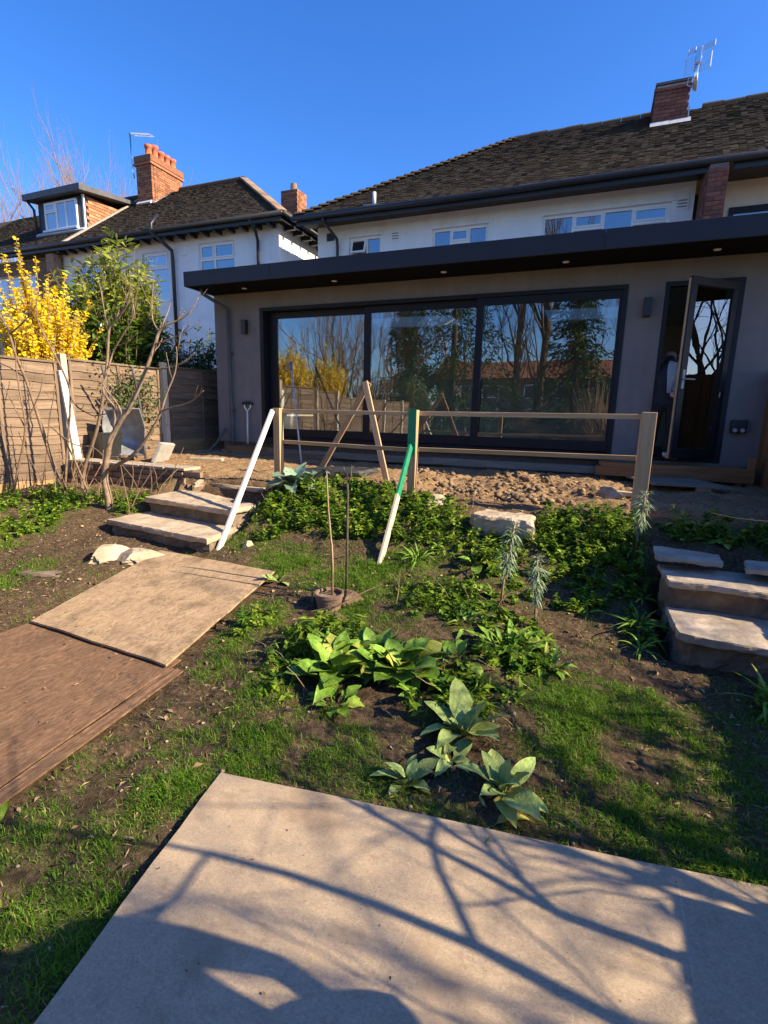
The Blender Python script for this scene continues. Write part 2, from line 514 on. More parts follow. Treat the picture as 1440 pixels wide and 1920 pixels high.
MAT['darkgrey'] = plain('dark_grey_sheet', [(.3, (.055, .055, .058)), (.7, (.10, .10, .105))], 8, .6, .3)
MAT['sack'] = plain('dark_sack', [(.3, (.016, .016, .017)), (.7, (.034, .034, .036))], 8, .6, .5)
MAT['steel'] = plain('galvanised_steel', [(.3, (.22, .23, .24)), (.7, (.38, .39, .41))], 7, .55, .25, metal=.5)
MAT['alu'] = plain('aluminium_tube', [(.3, (.72, .72, .72)), (.7, (.8, .8, .8))], 9, .22, metal=1)
MAT['lead'] = plain('lead_flashing', [(.3, (.36, .38, .41)), (.7, (.52, .54, .57))], 9, .5, .2)
MAT['brick_red'] = plain('red_brick', [(.25, (.13, .042, .028)), (.5, (.22, .075, .045)), (.8, (.30, .115, .07))], 22, .9, .5, 70, vary='object')
MAT['brick_orange'] = plain('orange_brick', [(.25, (.19, .070, .034)), (.5, (.29, .115, .055)), (.8, (.37, .17, .085))], 14, .9, .5, 70, vary='island')
MAT['brick_brown'] = plain('brown_brick', [(.25, (.14, .085, .05)), (.5, (.23, .145, .085)), (.8, (.32, .22, .14))], 12, .9, .5, 60, vary='object')
MAT['mortar'] = plain('mortar', [(.3, (.24, .21, .18)), (.7, (.36, .32, .27))], 20, .95, .5)
MAT['mortar_dark'] = plain('sooty_mortar', [(.3, (.10, .085, .07)), (.7, (.19, .165, .14))], 20, .95, .5)
MAT['terracotta'] = plain('terracotta', [(.3, (.34, .085, .035)), (.7, (.48, .145, .065))], 8, .85, .2)
MAT['hung_tile'] = plain('hung_red_tile', [(.3, (.36, .125, .06)), (.7, (.50, .20, .10))], 6, .9, vary='island')
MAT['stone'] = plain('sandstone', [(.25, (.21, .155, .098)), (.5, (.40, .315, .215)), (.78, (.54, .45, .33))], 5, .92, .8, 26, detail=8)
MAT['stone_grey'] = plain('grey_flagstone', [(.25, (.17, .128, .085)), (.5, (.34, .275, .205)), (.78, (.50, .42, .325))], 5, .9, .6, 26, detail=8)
MAT['stone_dark'] = plain('dirty_shaded_stone', [(.25, (.085, .06, .04)), (.5, (.17, .125, .082)), (.8, (.30, .23, .155))], 6, .95, .9, 22, detail=8)
MAT['concrete'] = plain('concrete', [(.25, (.24, .225, .20)), (.5, (.35, .33, .30)), (.78, (.43, .41, .375))], 9, .95, .5, 60)
MAT['clod'] = plain('soil_clods', [(.25, (.10, .062, .033)), (.5, (.21, .138, .076)), (.78, (.34, .24, .14))], 14, .95, .8, 60, vary='island')
MAT['pebble'] = plain('small_stones', [(.3, (.19, .14, .095)), (.7, (.42, .34, .25))], 14, .9, vary='island')
MAT['litter'] = leafmat('dry_litter', (.07, .042, .022), (.44, .31, .175), .15, .85)
MAT['grass'] = leafmat('grass_blades', (.05, .135, .008), (.16, .31, .022), .4, .5, (.30, .28, .09))
MAT['weed'] = leafmat('weed_leaves', (.065, .15, .010), (.29, .39, .045), .35, .42)
MAT['weed_dark'] = leafmat('dark_weed_leaves', (.032, .09, .01), (.11, .20, .025), .3, .42)
MAT['bigleaf'] = plain('broad_green_leaf', [(.3, (.085, .19, .016)), (.55, (.17, .30, .034)), (.8, (.30, .42, .07))], 9, .45, .35, 30, vary='object', spec=.25)
MAT['mullein'] = plain('felted_grey_leaf', [(.3, (.17, .25, .065)), (.55, (.28, .37, .12)), (.8, (.42, .50, .20))], 7, .75, .4, 24, vary='object', spec=.08)
MAT['cabbage'] = plain('blue_green_leaf', [(.3, (.12, .21, .13)), (.6, (.22, .32, .20)), (.8, (.36, .45, .31))], 6, .5, .3, 18, vary='object')
def blemish(mat, col):
    nt = mat.node_tree; b = nt.nodes['Principled BSDF']; src = b.inputs['Base Color'].links[0].from_socket
    v = coords(nt, 'Object', (1, 1, 1))
    f = ramp(nt, [(.60, (0, 0, 0)), (.70, (.8, .8, .8))], noise_n(nt, v, 5, 5, .7))
    old = ramp(nt, [(.80, (0, 0, 0)), (.92, (.75, .75, .75))], objrand(nt))
    c = mixc(nt, old, src, (.36, .33, .06))
    vein = noise_n(nt, coords(nt, 'Object', (1.5, 26, 1)), 1, 2)
    c = value(nt, c, vein, .8, 1.2)
    c = mixc(nt, f, c, col)
    nt.links.new(c, b.inputs['Base Color'])
blemish(MAT['bigleaf'], (.20, .20, .04)); blemish(MAT['mullein'], (.30, .29, .13))
MAT['spurge'] = leafmat('glaucous_leaf', (.12, .20, .12), (.36, .44, .29), .2, .5)
MAT['laurel'] = leafmat('laurel_leaf', (.022, .065, .006), (.10, .18, .014), .25, .28, spec=.45)
MAT['laurel_tip'] = leafmat('laurel_young_leaf', (.13, .20, .015), (.44, .46, .06), .35, .28, spec=.4)
MAT['ivy'] = leafmat('ivy_leaf', (.02, .055, .012), (.065, .125, .03), .15, .35)
MAT['conifer'] = leafmat('conifer_spray', (.008, .03, .006), (.04, .085, .018), .15, .55)
MAT['forsythia'] = leafmat('forsythia_petals', (.74, .47, .004), (.95, .78, .03), .3, .6)
MAT['glass'] = glassmat('door_glass', .10, (.97, .99, .97))
MAT['glass_roof'] = glassmat('rooflight_glass', .0, (1, 1, 1))
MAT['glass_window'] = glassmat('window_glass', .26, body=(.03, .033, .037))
MAT['glass_curtain'] = glassmat('window_glass_curtained', .22, body=(.24, .26, .30))
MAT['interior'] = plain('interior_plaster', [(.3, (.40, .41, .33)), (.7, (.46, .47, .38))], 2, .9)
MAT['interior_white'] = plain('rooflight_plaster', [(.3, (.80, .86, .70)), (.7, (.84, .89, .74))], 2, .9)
MAT['floor_in'] = plain('interior_screed', [(.3, (.10, .09, .08)), (.7, (.15, .135, .12))], 4, .7)
MAT['skin'] = plain('skin', [(.3, (.46, .25, .18)), (.7, (.56, .32, .235))], 18, .55)
MAT['navy'] = plain('navy_cloth', [(.3, (.010, .011, .017)), (.7, (.02, .022, .03))], 30, .85, .3)
MAT['grey_cloth'] = plain('grey_cloth', [(.3, (.30, .31, .33)), (.7, (.40, .41, .44))], 30, .85, .3)
MAT['black_cloth'] = plain('black_cloth', [(.3, (.006, .006, .007)), (.7, (.012, .012, .013))], 30, .85, .3)
MAT['shoe'] = plain('pale_shoe', [(.3, (.45, .44, .42)), (.7, (.6, .59, .57))], 20, .6)
MAT['blue_plastic'] = plain('blue_plastic', [(.3, (.02, .12, .5)), (.7, (.03, .16, .6))], 8, .4)
MAT['cane'] = plain('cane', [(.3, (.20, .125, .065)), (.7, (.36, .25, .14))], 18, .7)
MAT['pot'] = plain('dusty_pot', [(.3, (.15, .095, .06)), (.7, (.27, .18, .12))], 12, .9, .4)
MAT['spot'] = plain('lamp_lens', [(.3, (.8, .8, .8)), (.7, (.85, .85, .85))], 8, .3)

# ------------------------------------------------------------------ ground
GRASS = [(-1.49,1.67,.25,.22,1), (-1.18,1.72,.22,.17,1), (-.97,1.83,.20,.17,.9), (-1.46,1.39,.13,.16,.9), (-.69,1.69,.18,.14,.8), (-1.55,2.07,.17,.19,.9), (-1.22,1.97,.16,.16,.8), (-1.48,1.15,.14,.11,.4), (-1.51,1.01,.13,.10,.5), (-1.80,1.01,.12,.15,.5), (-1.38,.84,.18,.12,.9), (-1.28,.96,.10,.06,.8), (-1.28,.66,.10,.09,.7), (.09,2.62,.23,.29,1), (.32,2.62,.22,.28,1), (.03,2.18,.17,.18,.8), (.33,2.07,.24,.19,.9), (.60,2.25,.22,.24,.9), (.40,1.89,.22,.13,.9), (.18,1.90,.15,.11,.7), (.63,1.89,.15,.15,.9), (.94,3.08,.17,.20,.9), (-1.47,2.94,.18,.19,.9), (-1.24,3.15,.23,.20,1), (-2.06,2.85,.17,.21,.9), (-2.37,3.68,.29,.27,.7), (-5.30,3.20,.24,.41,.9), (-4.40,2.58,.14,.34,.9), (-1.90,3.60,.36,.30,.75), (-2.99,4.08,.23,.27,.7), (-1.27,3.94,.27,.18,.9), (-.89,3.57,.21,.25,.8), (-1.91,1.34,.14,.15,.25), (-1.49,3.53,.25,.28,.8), (-.13,1.68,.15,.05,.4), (-.38,1.68,.12,.06,.6), (-.06,1.80,.10,.10,.5), (-2.05,2.58,.10,.22,.8), (.75,2.7,.2,.2,.5), (-1.9,2.4,.14,.3,.7), (-2.7,3.85,.3,.15,.35)]
WEEDS = [(-2.65,4.76,.53,.55,1), (-1.99,4.70,.44,.50,1), (-1.46,4.64,.26,.45,1), (-2.91,4.34,.35,.33,.8), (-2.21,4.40,.49,.26,.9), (-1.65,4.41,.31,.24,.9), (-.69,4.25,.27,.20,.7), (-.31,4.60,.27,.23,1), (.04,4.66,.26,.25,1), (.28,4.66,.21,.28,1), (.02,4.36,.28,.19,1), (.30,4.25,.19,.25,1), (-.11,3.96,.23,.22,.9), (.16,3.92,.22,.16,.9), (-.75,4.07,.22,.25,.6), (-1.07,4.39,.19,.29,.7), (-.79,3.53,.20,.21,.7), (-.46,3.90,.20,.25,.8), (-.34,3.08,.21,.30,1), (-.58,3.29,.23,.23,.9), (-1.46,2.62,.24,.26,.9), (-1.21,2.71,.20,.19,1), (-1.41,2.28,.15,.21,.8), (-1.64,2.42,.13,.18,.7), (.82,4.70,.24,.12,.9), (1.19,4.72,.19,.14,1), (.44,3.69,.12,.20,.7), (1.05,3.05,.10,.14,1), (-5.44,3.39,.28,.39,.9), (-5.50,4.11,.32,.40,1), (-4.87,4.24,.18,.19,.8), (-.33,2.47,.14,.18,.8), (-.52,2.54,.12,.15,.7), (-.65,2.28,.11,.13,.5), (-2.0,2.70,.10,.16,.8), (-1.08,3.39,.20,.21,.8), (-.24,2.84,.16,.17,.8), (1.5,4.7,.25,.2,.9), (-6.3,4.1,.45,.35,1), (-6.5,3.6,.4,.4,.8)]
def make_ground():
    def axis(a, b, step, far0, far1):
        mid = np.arange(a, b + 1e-6, step)
        k = np.array([.05, .15, .4, .9, 2, 4, 8, 15, 25, 40, 60, 90, 130, 180])
        lo = a - k[::-1]; hi = b + k
        return np.concatenate([lo[lo > far0], mid, hi[hi < far1]])
    xs = axis(-7.2, 2.4, .026, -200, 200); ys = axis(.2, 7.75, .026, -200, 200)
    X, Y = np.meshgrid(xs, ys, indexing='ij')
    Z = ground_z(X, Y)
    V = np.stack([X, Y, Z], -1).reshape(-1, 3)
    nx, ny = len(xs), len(ys)
    i = (np.arange(nx - 1)[:, None] * ny + np.arange(ny - 1)[None, :]).ravel()
    F = np.stack([i, i + ny, i + ny + 1, i + 1], 1)
    o = np_mesh('ground', V, F, MAT['soil'], None, True)
    x, y = V[:, 0], V[:, 1]; mk = np.zeros(len(V))
    for (bx, by, rx, ry, d) in GRASS + WEEDS:
        q = ((x - bx) / (rx * 1.25)) ** 2 + ((y - by) / (ry * 1.25)) ** 2
        mk = np.maximum(mk, d * np.clip(1.15 - q, 0, 1))
    mk = .8 * mk * np.clip(1.6 * (.6 * vnoise(x, y, 4.5, 6) + .4 * vnoise(x, y, 13, 7)) + .7 * vnoise(x, y, 30, 22) - .75, 0, 1)
    at = o.data.attributes.new('moss', 'FLOAT', 'POINT'); at.data.foreach_set('value', mk.astype(np.float32))
    tag(o, kind='structure')
make_ground()

# ------------------------------------------------------------------ house helpers
def wall_holes(mb, x0, x1, z0, z1, y0, y1, holes, mi=0):
    """wall along x with rectangular holes (hx0,hx1,hz0,hz1)"""
    zs = sorted(set([z0, z1] + [h[2] for h in holes] + [h[3] for h in holes]))
    for a, b in zip(zs[:-1], zs[1:]):
        zc = (a + b) / 2
        cuts = sorted([(h[0], h[1]) for h in holes if h[2] < zc < h[3]])
        x = x0
        for c0, c1 in cuts:
            if c0 > x: mb.box(x, c0, y0, y1, a, b, mi)
            x = c1
        if x < x1: mb.box(x, x1, y0, y1, a, b, mi)
def clean(o):
    """merge the boxes of a wall into one skin without inner faces"""
    bm = bmesh.new(); bm.from_mesh(o.data)
    bmesh.ops.remove_doubles(bm, verts=bm.verts, dist=1e-5)
    seen = {}
    for f in bm.faces:
        seen.setdefault(tuple(sorted(v.index for v in f.verts)), []).append(f)
    bmesh.ops.delete(bm, geom=[f for l in seen.values() if len(l) > 1 for f in l], context='FACES_ONLY')
    bm.to_mesh(o.data); bm.free()
    return o
def window(parent, x0, x1, z0, z1, y, cols, glass, frame=.055, depth=.09, sill=True):
    """white casement window facing -y; cols: list of (fraction, style) style: 'f' fixed, 't' top light, 's' split, 'o' top light ajar"""
    mb = MB(); F_ = frame
    mb.box(x0, x1, y, y + depth, z1 - F_, z1); mb.box(x0, x1, y, y + depth, z0, z0 + F_)
    mb.box(x0, x0 + F_, y, y + depth, z0 + F_, z1 - F_); mb.box(x1 - F_, x1, y, y + depth, z0 + F_, z1 - F_)
    w = x1 - x0 - 2 * F_; x = x0 + F_; panes = []
    tot = sum(c[0] for c in cols)
    for i, (fr, st) in enumerate(cols):
        xe = x + w * fr / tot
        if i < len(cols) - 1:
            mb.box(xe - F_ * .4, xe + F_ * .4, y, y + depth, z0 + F_, z1 - F_)
        a, b = x + (F_ * .4 if i else 0), xe - (F_ * .4 if i < len(cols) - 1 else 0)
        if st == 'f':
            panes.append((a, b, z0 + F_, z1 - F_, 0))
        else:
            zt = z1 - F_ - (z1 - z0) * (.28 if st == 't' else .36)
            mb.box(a, b, y, y + depth, zt - F_ * .5, zt + F_ * .5)
            panes.append((a, b, zt + F_ * .5, z1 - F_, .10 if st == 'o' else .001))
            panes.append((a, b, z0 + F_, zt - F_ * .5, 0))
        x = xe
    fr_o = mb.build('window', MAT['upvc'], parent)
    for (a, b, c, d, opn) in panes:
        if opn:   # a top light: its own sash
            s = MB(); t = .035; yy = y - .02
            for (q0, q1, r0, r1) in ((a, b, d - t, d), (a, b, c, c + t), (a, a + t, c + t, d - t), (b - t, b, c + t, d - t)):
                s.box(q0, q1, yy, yy + .05, r0, r1)
            sash = s.build('sash', MAT['upvc'], fr_o)
            g = MB().box(a + t, b - t, yy + .02, yy + .026, c + t, d - t).build('pane', glass, fr_o)
            if opn > .01:
                for ob in (sash, g):
                    me = ob.data
                    org = worg(fr_o)
                    M_ = Matrix.Translation(Vector((0, y, d)) - org) @ Matrix.Rotation(-.28, 4, 'X') @ Matrix.Translation(org - Vector((0, y, d)))
                    me.transform(M_)
        else:
            MB().box(a, b, y + .03, y + .036, c, d).build('pane', glass, fr_o)
    if sill:
        MB().box(x0 - .05, x1 + .05, y - .07, y + .02, z0 - .05, z0 - .002).build('sill', MAT['upvc'], fr_o)
    return fr_o

BRICKS = []
for k in range(4):
    mb = MB(); j = lambda: rng.uniform(-.003, .003)
    hx, hy, hz = .1075, .051, .0325
    v = [(sx * hx + j(), sy * hy + j(), sz * hz + j()) for sz in (-1, 1) for sx, sy in ((-1, -1), (1, -1), (1, 1), (-1, 1))]
    mb.add(v, [(0, 3, 2, 1), (4, 5, 6, 7), (0, 1, 5, 4), (1, 2, 6, 5), (2, 3, 7, 6), (3, 0, 4, 7)])
    BRICKS.append(mb)
_bm = {}
def brick_mesh(matname, k):
    if (matname, k) not in _bm:
        me = BRICKS[k].mesh('brick'); me.materials.append(MAT[matname]); _bm[(matname, k)] = me
    return _bm[(matname, k)]
def brick_face(parent, a0, a1, fixed, z0, z1, axis, outward, matname, skip=0.0, joined=None, L=.215, H=.065, M_=.010):
    """courses of bricks on one face; axis 'x' (face at y=fixed) or 'y' (face at x=fixed)"""
    z = z0; row = 0
    while z + H <= z1 + .004:
        a = a0 - (L + M_) / 2 * (row % 2)
        while a < a1 - .02:
            s, e = max(a, a0), min(a + L, a1)
            if e - s > .03 and rng.random() >= skip:
                c = (s + e) / 2; d = fixed + outward * (-.049 + rng.uniform(0, .005))
                if joined is not None:
                    q = .05
                    if axis == 'x': joined.box(s, e, d - q, d + q, z, z + H)
                    else: joined.box(d - q, d + q, s, e, z, z + H)
                else:
                    p = (c, d, z + H / 2) if axis == 'x' else (d, c, z + H / 2)
                    child('brick', brick_mesh(matname, rng.randrange(4)), parent, p, (0, 0, 0 if axis == 'x' else PI / 2), ((e - s) / L, 1, 1))
            a += L + M_
        z += H + M_; row += 1
def tile_field(mb, eave, upv, nrm, smax, xr, exposure=.08, tw=.13, wild=.5):
    """overlapping plain tiles: courses along x from the eave upwards; xr(s)->(x0,x1)"""
    s = 0.0; row = 0
    eave = Vector(eave); upv = Vector(upv).normalized(); nrm = Vector(nrm).normalized()
    sag = [rng.uniform(-.012, .012) for _ in range(400)]
    while s < smax:
        x0, x1 = xr(s)
        x = x0 - (tw / 2 if row % 2 else 0)
        while x < x1:
            a, b = max(x + .002, x0), min(x + tw - .002, x1)
            if b - a > .02:
                lift = .026 + rng.uniform(-.008, .012) * wild; ds = rng.uniform(-.008, .008) * wild
                p0 = eave + upv * (s + ds); p1 = eave + upv * min(s + exposure * 1.25, smax)
                lo0 = p0 + nrm * (lift - .014); hi0 = p0 + nrm * lift; hi1 = p1 + nrm * .012
                v = [(a, lo0.y, lo0.z), (b, lo0.y, lo0.z), (b, hi0.y, hi0.z), (a, hi0.y, hi0.z), (b, hi1.y, hi1.z), (a, hi1.y, hi1.z),
                     (a, p1.y, p1.z), (b, p1.y, p1.z)]
                mb.add(v, [(0, 1, 2, 3), (3, 2, 4, 5), (0, 3, 5, 6), (1, 7, 4, 2)])
            x += tw
        s += exposure; row += 1

# ------------------------------------------------------------------ grey extension
FY = 7.70
ext = thing('house_extension', 'single storey grey rendered extension with dark flat roof and wide sliding doors', 'extension', (-2, FY, .7))
SX0, SX1, SZ0, SZ1 = -5.45, .285, 1.0, 3.26
DX0, DX1 = .715, 1.575
mb = MB()
wall_holes(mb, -6.41, 3.6, .97, 3.60, FY, FY + .28, [(SX0, SX1, SZ0, SZ1), (DX0, DX1, SZ0, SZ1)])
clean(mb.build('wall', MAT['render_grey'], ext))
for a, b in ((-6.41, -6.13), (3.32, 3.6)): MB().box(a, b, FY + .28, 12.0, .97, 3.60).build('side_wall', MAT['render_grey'], ext)
MB().box(-6.35, 3.5, FY + .05, FY + .3, .5, .97).build('plinth', MAT['mortar_dark'], ext)
# interior
mb = MB()
mb.box(-6.13, 3.32, FY + .28, 11.9, .80, .995, 1)
mb.box(-6.13, 3.32, 11.9, 11.98, .995, 3.35, 0)
mb.box(-6.13, -6.10, FY + .30, 11.88, .997, 3.35, 0)
mb.box(3.29, 3.32, FY + .30, 11.88, .997, 3.35, 0)
mb.build('room_lining', [MAT['interior'], MAT['floor_in']], ext)
RL = [(-4.42, -2.62), (-.95, .85)]
RLY = (9.62, 10.75)
mb = MB()
zc = 3.352
xs = [-6.13, RL[0][0], RL[0][1], RL[1][0], RL[1][1], 3.32]
mb.box(-6.13, 3.32, FY + .28, RLY[0], zc, zc + .02); mb.box(-6.13, 3.32, RLY[1], 11.98, zc, zc + .02)
for a, b in ((xs[0], xs[1]), (xs[2], xs[3]), (xs[4], xs[5])): mb.box(a, b, RLY[0], RLY[1], zc, zc + .02)
clean(mb.build('ceiling', MAT['interior'], ext))
for (a, b) in RL:
    mb = MB(); q = .14; y0, y1 = RLY
    lo = [(a, y0, zc - .003), (b, y0, zc - .003), (b, y1, zc - .003), (a, y1, zc - .003)]
    hi = [(a - q, y0 - q, 3.705), (b + q, y0 - q, 3.705), (b + q, y1 + q, 3.705), (a - q, y1 + q, 3.705)]
    mb.add(lo + hi, [(i, 4 + i, 4 + (i + 1) % 4, (i + 1) % 4) for i in range(4)])
    r_ = mb.build('rooflight', MAT['interior_white'], ext)
    MB().box(a - q, b + q, y0 - q, y1 + q, 3.712, 3.724).build('pane', MAT['glass_roof'], r_)
# flat roof, soffit and fascia
mb = MB()
OY = 7.0
mb.box(-6.39, 4.2, OY + .02, FY - .001, 3.516, 3.53); mb.build('soffit', MAT['soffit'], ext)
mb = MB()
mb.box(-6.39, 4.2, OY + .02, RLY[0] - .15, 3.605, 3.70); mb.box(-6.39, 4.2, RLY[1] + .15, 11.98, 3.605, 3.70)
for a, b in ((-6.39, RL[0][0] - .15), (RL[0][1] + .15, RL[1][0] - .15), (RL[1][1] + .15, 4.2)):
    mb.box(a, b, RLY[0] - .15, RLY[1] + .15, 3.605, 3.70)
clean(mb.build('roof_deck', MAT['darkgrey'], ext))
for a, b in ((-6.42, -4.76), (-4.757, -.052), (-.049, 4.2)):
    MB().box(a, b, OY - .012, OY + .02, 3.51, 3.735).build('fascia_panel', MAT['fascia'], ext, bevel=.003)
MB().box(-6.425, -6.395, OY + .022, 11.9, 3.51, 3.74).build('fascia_panel', MAT['fascia'], ext)
for x in (-5.53, -3.86, -2.13, -.5, 1.18):
    mb = MB(); mb.tube([(x, 7.4, 3.519), (x, 7.4, 3.509)], .042, 16); sp = mb.build('spotlight', MAT['upvc'], ext)
    MB().tube([(x, 7.4, 3.509), (x, 7.4, 3.507)], .030, 14).build('lens', MAT['spot'], sp)
# sliding doors
def frame_rect(mb, x0, x1, z0, z1, y0, y1, wl, wr, wt, wb):
    mb.box(x0, x1, y0, y1, z1 - wt, z1); mb.box(x0, x1, y0, y1, z0, z0 + wb)
    mb.box(x0, x0 + wl, y0, y1, z0 + wb, z1 - wt); mb.box(x1 - wr, x1, y0, y1, z0 + wb, z1 - wt)
mb = MB()
frame_rect(mb, SX0 + .002, SX1 - .002, SZ0 + .002, SZ1 - .002, FY - .015, FY + .22, .07, .06, .055, .07)
for k in range(2):   # raised tracks on the sill
    mb.box(SX0 + .08, SX1 - .07, FY + .045 + .075 * k, FY + .055 + .075 * k, SZ0 + .07, SZ0 + .085)
sl = mb.build('sliding_door_frame', MAT['anthracite'], ext, bevel=.003)
for (a, b, yy, wl, wr) in ((-5.37, -3.42, FY + .14, .16, .10), (-3.52, -1.58, FY + .075, .11, .10), (-1.70, .225, FY + .005, .105, .035)):
    mb = MB(); frame_rect(mb, a, b, SZ0 + .088, SZ1 - .06, yy, yy + .055, wl, wr, .10, .14)
    sash = mb.build('sliding_sash', MAT['anthracite'], ext, bevel=.004)
    MB().box(a + wl - .005, b - wr + .005, yy + .022, yy + .034, SZ0 + .22, SZ1 - .155).build('pane', MAT['glass'], sash)
MB().box(SX0 - .02, SX1 + .02, FY - .06, FY - .016, SZ0 - .03, SZ0 + .035).build('door_sill', MAT['anthracite'], ext, bevel=.003)
# hinged glazed door, standing open
mb = MB(); frame_rect(mb, DX0 + .002, DX1 - .002, SZ0 + .002, SZ1 - .002, FY - .01, FY + .10, .05, .075, .055, .05)
mb.build('door_frame', MAT['anthracite'], ext, bevel=.003)
hinge = Vector((DX1 - .085, FY - .01, 0)); th = math.radians(40)
dv = Vector((-math.cos(th), -math.sin(th), 0)); dn = Vector((math.sin(th), -math.cos(th), 0))
DW, DZ0, DZ1 = .74, 1.07, 3.20
mb = MB()
def dbeam(u0, u1, z0, z1, t=.06):
    c0 = hinge + dv * u0; c1 = hinge + dv * u1
    vs = []
    for z in (z0, z1):
        for c in (c0, c1):
            vs += [c + dn * t / 2 + Vector((0, 0, z)), c - dn * t / 2 + Vector((0, 0, z))]
    mb.add(vs, [(0, 2, 3, 1), (4, 5, 7, 6), (0, 4, 6, 2), (1, 3, 7, 5), (0, 1, 5, 4), (2, 6, 7, 3)])
dbeam(0, DW, DZ1 - .09, DZ1); dbeam(0, DW, DZ0, DZ0 + .12); dbeam(0, .08, DZ0 + .12, DZ1 - .09); dbeam(DW - .09, DW, DZ0 + .12, DZ1 - .09)
dr = mb.build('door', MAT['anthracite'], ext, bevel=.004)
mb = MB()
dbeam(.075, DW - .085, DZ0 + .115, DZ1 - .085, .022)
mb.build('pane', MAT['glass'], dr)
mb = MB()
hp = hinge + dv * (DW - .045) + Vector((0, 0, 2.03))
mb.beam(hp + dn * .031 + Vector((0, 0, -.11)), hp + dn * .031 + Vector((0, 0, .11)), .035, .008, dn)
mb.tube([hp + dn * .03, hp + dn * .075, hp + dn * .08 - dv * .03, hp + dn * .08 - dv * .13], [.009, .009, .009, .008], 8)
mb.build('handle', MAT['steel'], dr)
mb = MB(); e0 = hinge + dv * (DW + .004)
mb.beam(e0 + Vector((0, 0, DZ0)), e0 + Vector((0, 0, DZ1 - .02)), .02, .022, dn); mb.build('door_edge_lipping', MAT['timber'], dr)
# wall lamps, twin socket, rain pipe
for x in (-5.735, .525):
    l_ = MB().box(x - .045, x + .045, FY - .10, FY - .012, 2.84, 3.07).build('wall_lamp', MAT['black'], ext, bevel=.006)
    MB().box(x - .03, x + .03, FY - .012, FY - .001, 2.87, 3.04).build('bracket', MAT['black'], l_)
sk = MB().box(1.63, 1.80, FY - .075, FY - .001, 1.40, 1.56).build('outdoor_socket', MAT['black'], ext, bevel=.012)
for x in (1.675, 1.755): MB().tube([(x, FY - .074, 1.435), (x, FY - .088, 1.43)], .024, 10).build('socket_cap', MAT['lead'], sk)
mb = MB(); mb.tube([(-6.25, 7.2, 3.515), (-6.25, 7.22, 3.44), (-6.09, FY - .06, 3.27), (-6.08, FY - .06, 3.2), (-6.05, FY - .06, 1.0), (-6.05, FY - .08, .9)], .030, 10)
mb.build('downpipe', MAT['darkgrey'], ext, smooth=True)
for z in (1.5, 2.5): MB().box(-6.10, -6.02, FY - .07, FY - .001, z, z + .04).build('pipe_clip', MAT['darkgrey'], ext)
# brick and timber packing below the doors
rr = random.Random(3)
for k in range(30):
    x = -6.2 + k * .225 + rr.uniform(-.02, .02)
    if x > .1: break
    if rr.random() < .75: child('brick', brick_mesh('brick_brown', k % 4), ext, (x, FY - .02 + rr.uniform(-.02, .03), .79 + rr.uniform(-.01, .01)), (0, 0, rr.uniform(-.05, .05)))
for (x0, x1, y, z, m) in ((-6.1, -5.0, 7.52, .86, 'timber_orange'), (-5.2, -2.2, 7.50, .84, 'weathered_grey'), (-2.25, .1, 7.5, .845, 'weathered_grey'), (-5.9, -3.9, 7.42, .78, 'weathered')):
    MB().beam((x0, y, z), (x1, y + rr.uniform(-.02, .02), z), .05, .10, nseg=3, jit=.003).build('packing_timber', MAT[m], ext, bevel=.003)

# step deck at the hinged door
dk = thing('timber_doorstep', 'new timber step frame fixed under the open glazed door', 'step', (1, 7.4, .7))
MB().beam((.16, 7.28, .955), (1.80, 7.28, .955), .09, .05).build('top_board', MAT['timber_orange'], dk, bevel=.003)
MB().beam((.10, 7.245, .87), (1.86, 7.245, .87), .045, .12).build('front_joist', MAT['timber_orange'], dk, bevel=.003)
MB().beam((.14, 7.47, .957), (1.80, 7.47, .957), .27, .045).build('top_board', MAT['timber_orange'], dk, bevel=.003)
MB().beam((1.83, 7.30, .62), (1.83, 7.30, 1.12), .07, .07, (0, 1, 0)).build('leg', MAT['timber_orange'], dk, bevel=.003)
MB().beam((1.72, 7.31, .6), (1.72, 7.31, .86), .06, .06, (0, 1, 0)).build('leg', MAT['timber_orange'], dk, bevel=.003)
MB().beam((.2, 7.31, .6), (.2, 7.31, .86), .06, .06, (0, 1, 0)).build('leg', MAT['timber_orange'], dk, bevel=.003)

# ------------------------------------------------------------------ white semi-detached house behind
HY = 12.0
house = thing('white_house', 'white roughcast house with dark tiled hipped roof behind the grey extension', 'house', (-2, HY, .7))
wins = [(-5.86, -5.02, 4.75, 5.68, [(.55, 'o'), (.45, 'f')]), (-3.76, -2.49, 4.75, 5.66, [(.32, 'f'), (.36, 't'), (.32, 'f')]), (-1.35, 1.04, 4.75, 5.67, [(.25, 'f'), (.26, 't'), (.24, 'f'), (.27, 't')])]
mb = MB(); wall_holes(mb, -6.72, 1.42, .6, 6.0, HY, HY + .3, [w[:4] for w in wins])
clean(mb.build('wall', MAT['render_white'], house))
MB().box(-6.72, -6.42, HY + .3, 19, .6, 6.0).build('side_wall', MAT['render_white'], house)
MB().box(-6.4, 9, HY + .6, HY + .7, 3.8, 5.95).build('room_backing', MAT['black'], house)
for w in wins:
    window(house, *w[:4], HY + .05, w[4], MAT['glass_window'])
    MB().box(w[0] - .06, w[1] + .06, HY - .022, HY + .001, w[3] + .004, w[3] + .07).build('window_hood', MAT['render_white'], house)
MB().box(-6.46, -6.26, HY - .02, HY - .001, 5.66, 5.83).build('air_vent', MAT['black'], house)
for x in (-4.65, 1.22):
    v_ = MB().box(x - .11, x + .11, HY - .02, HY - .001, 5.50, 5.72).build('air_brick', MAT['render_white'], house)
    for k in range(3): MB().box(x - .08, x + .08, HY - .026, HY - .021, 5.54 + k * .055, 5.565 + k * .055).build('slot', MAT['mortar'], v_)
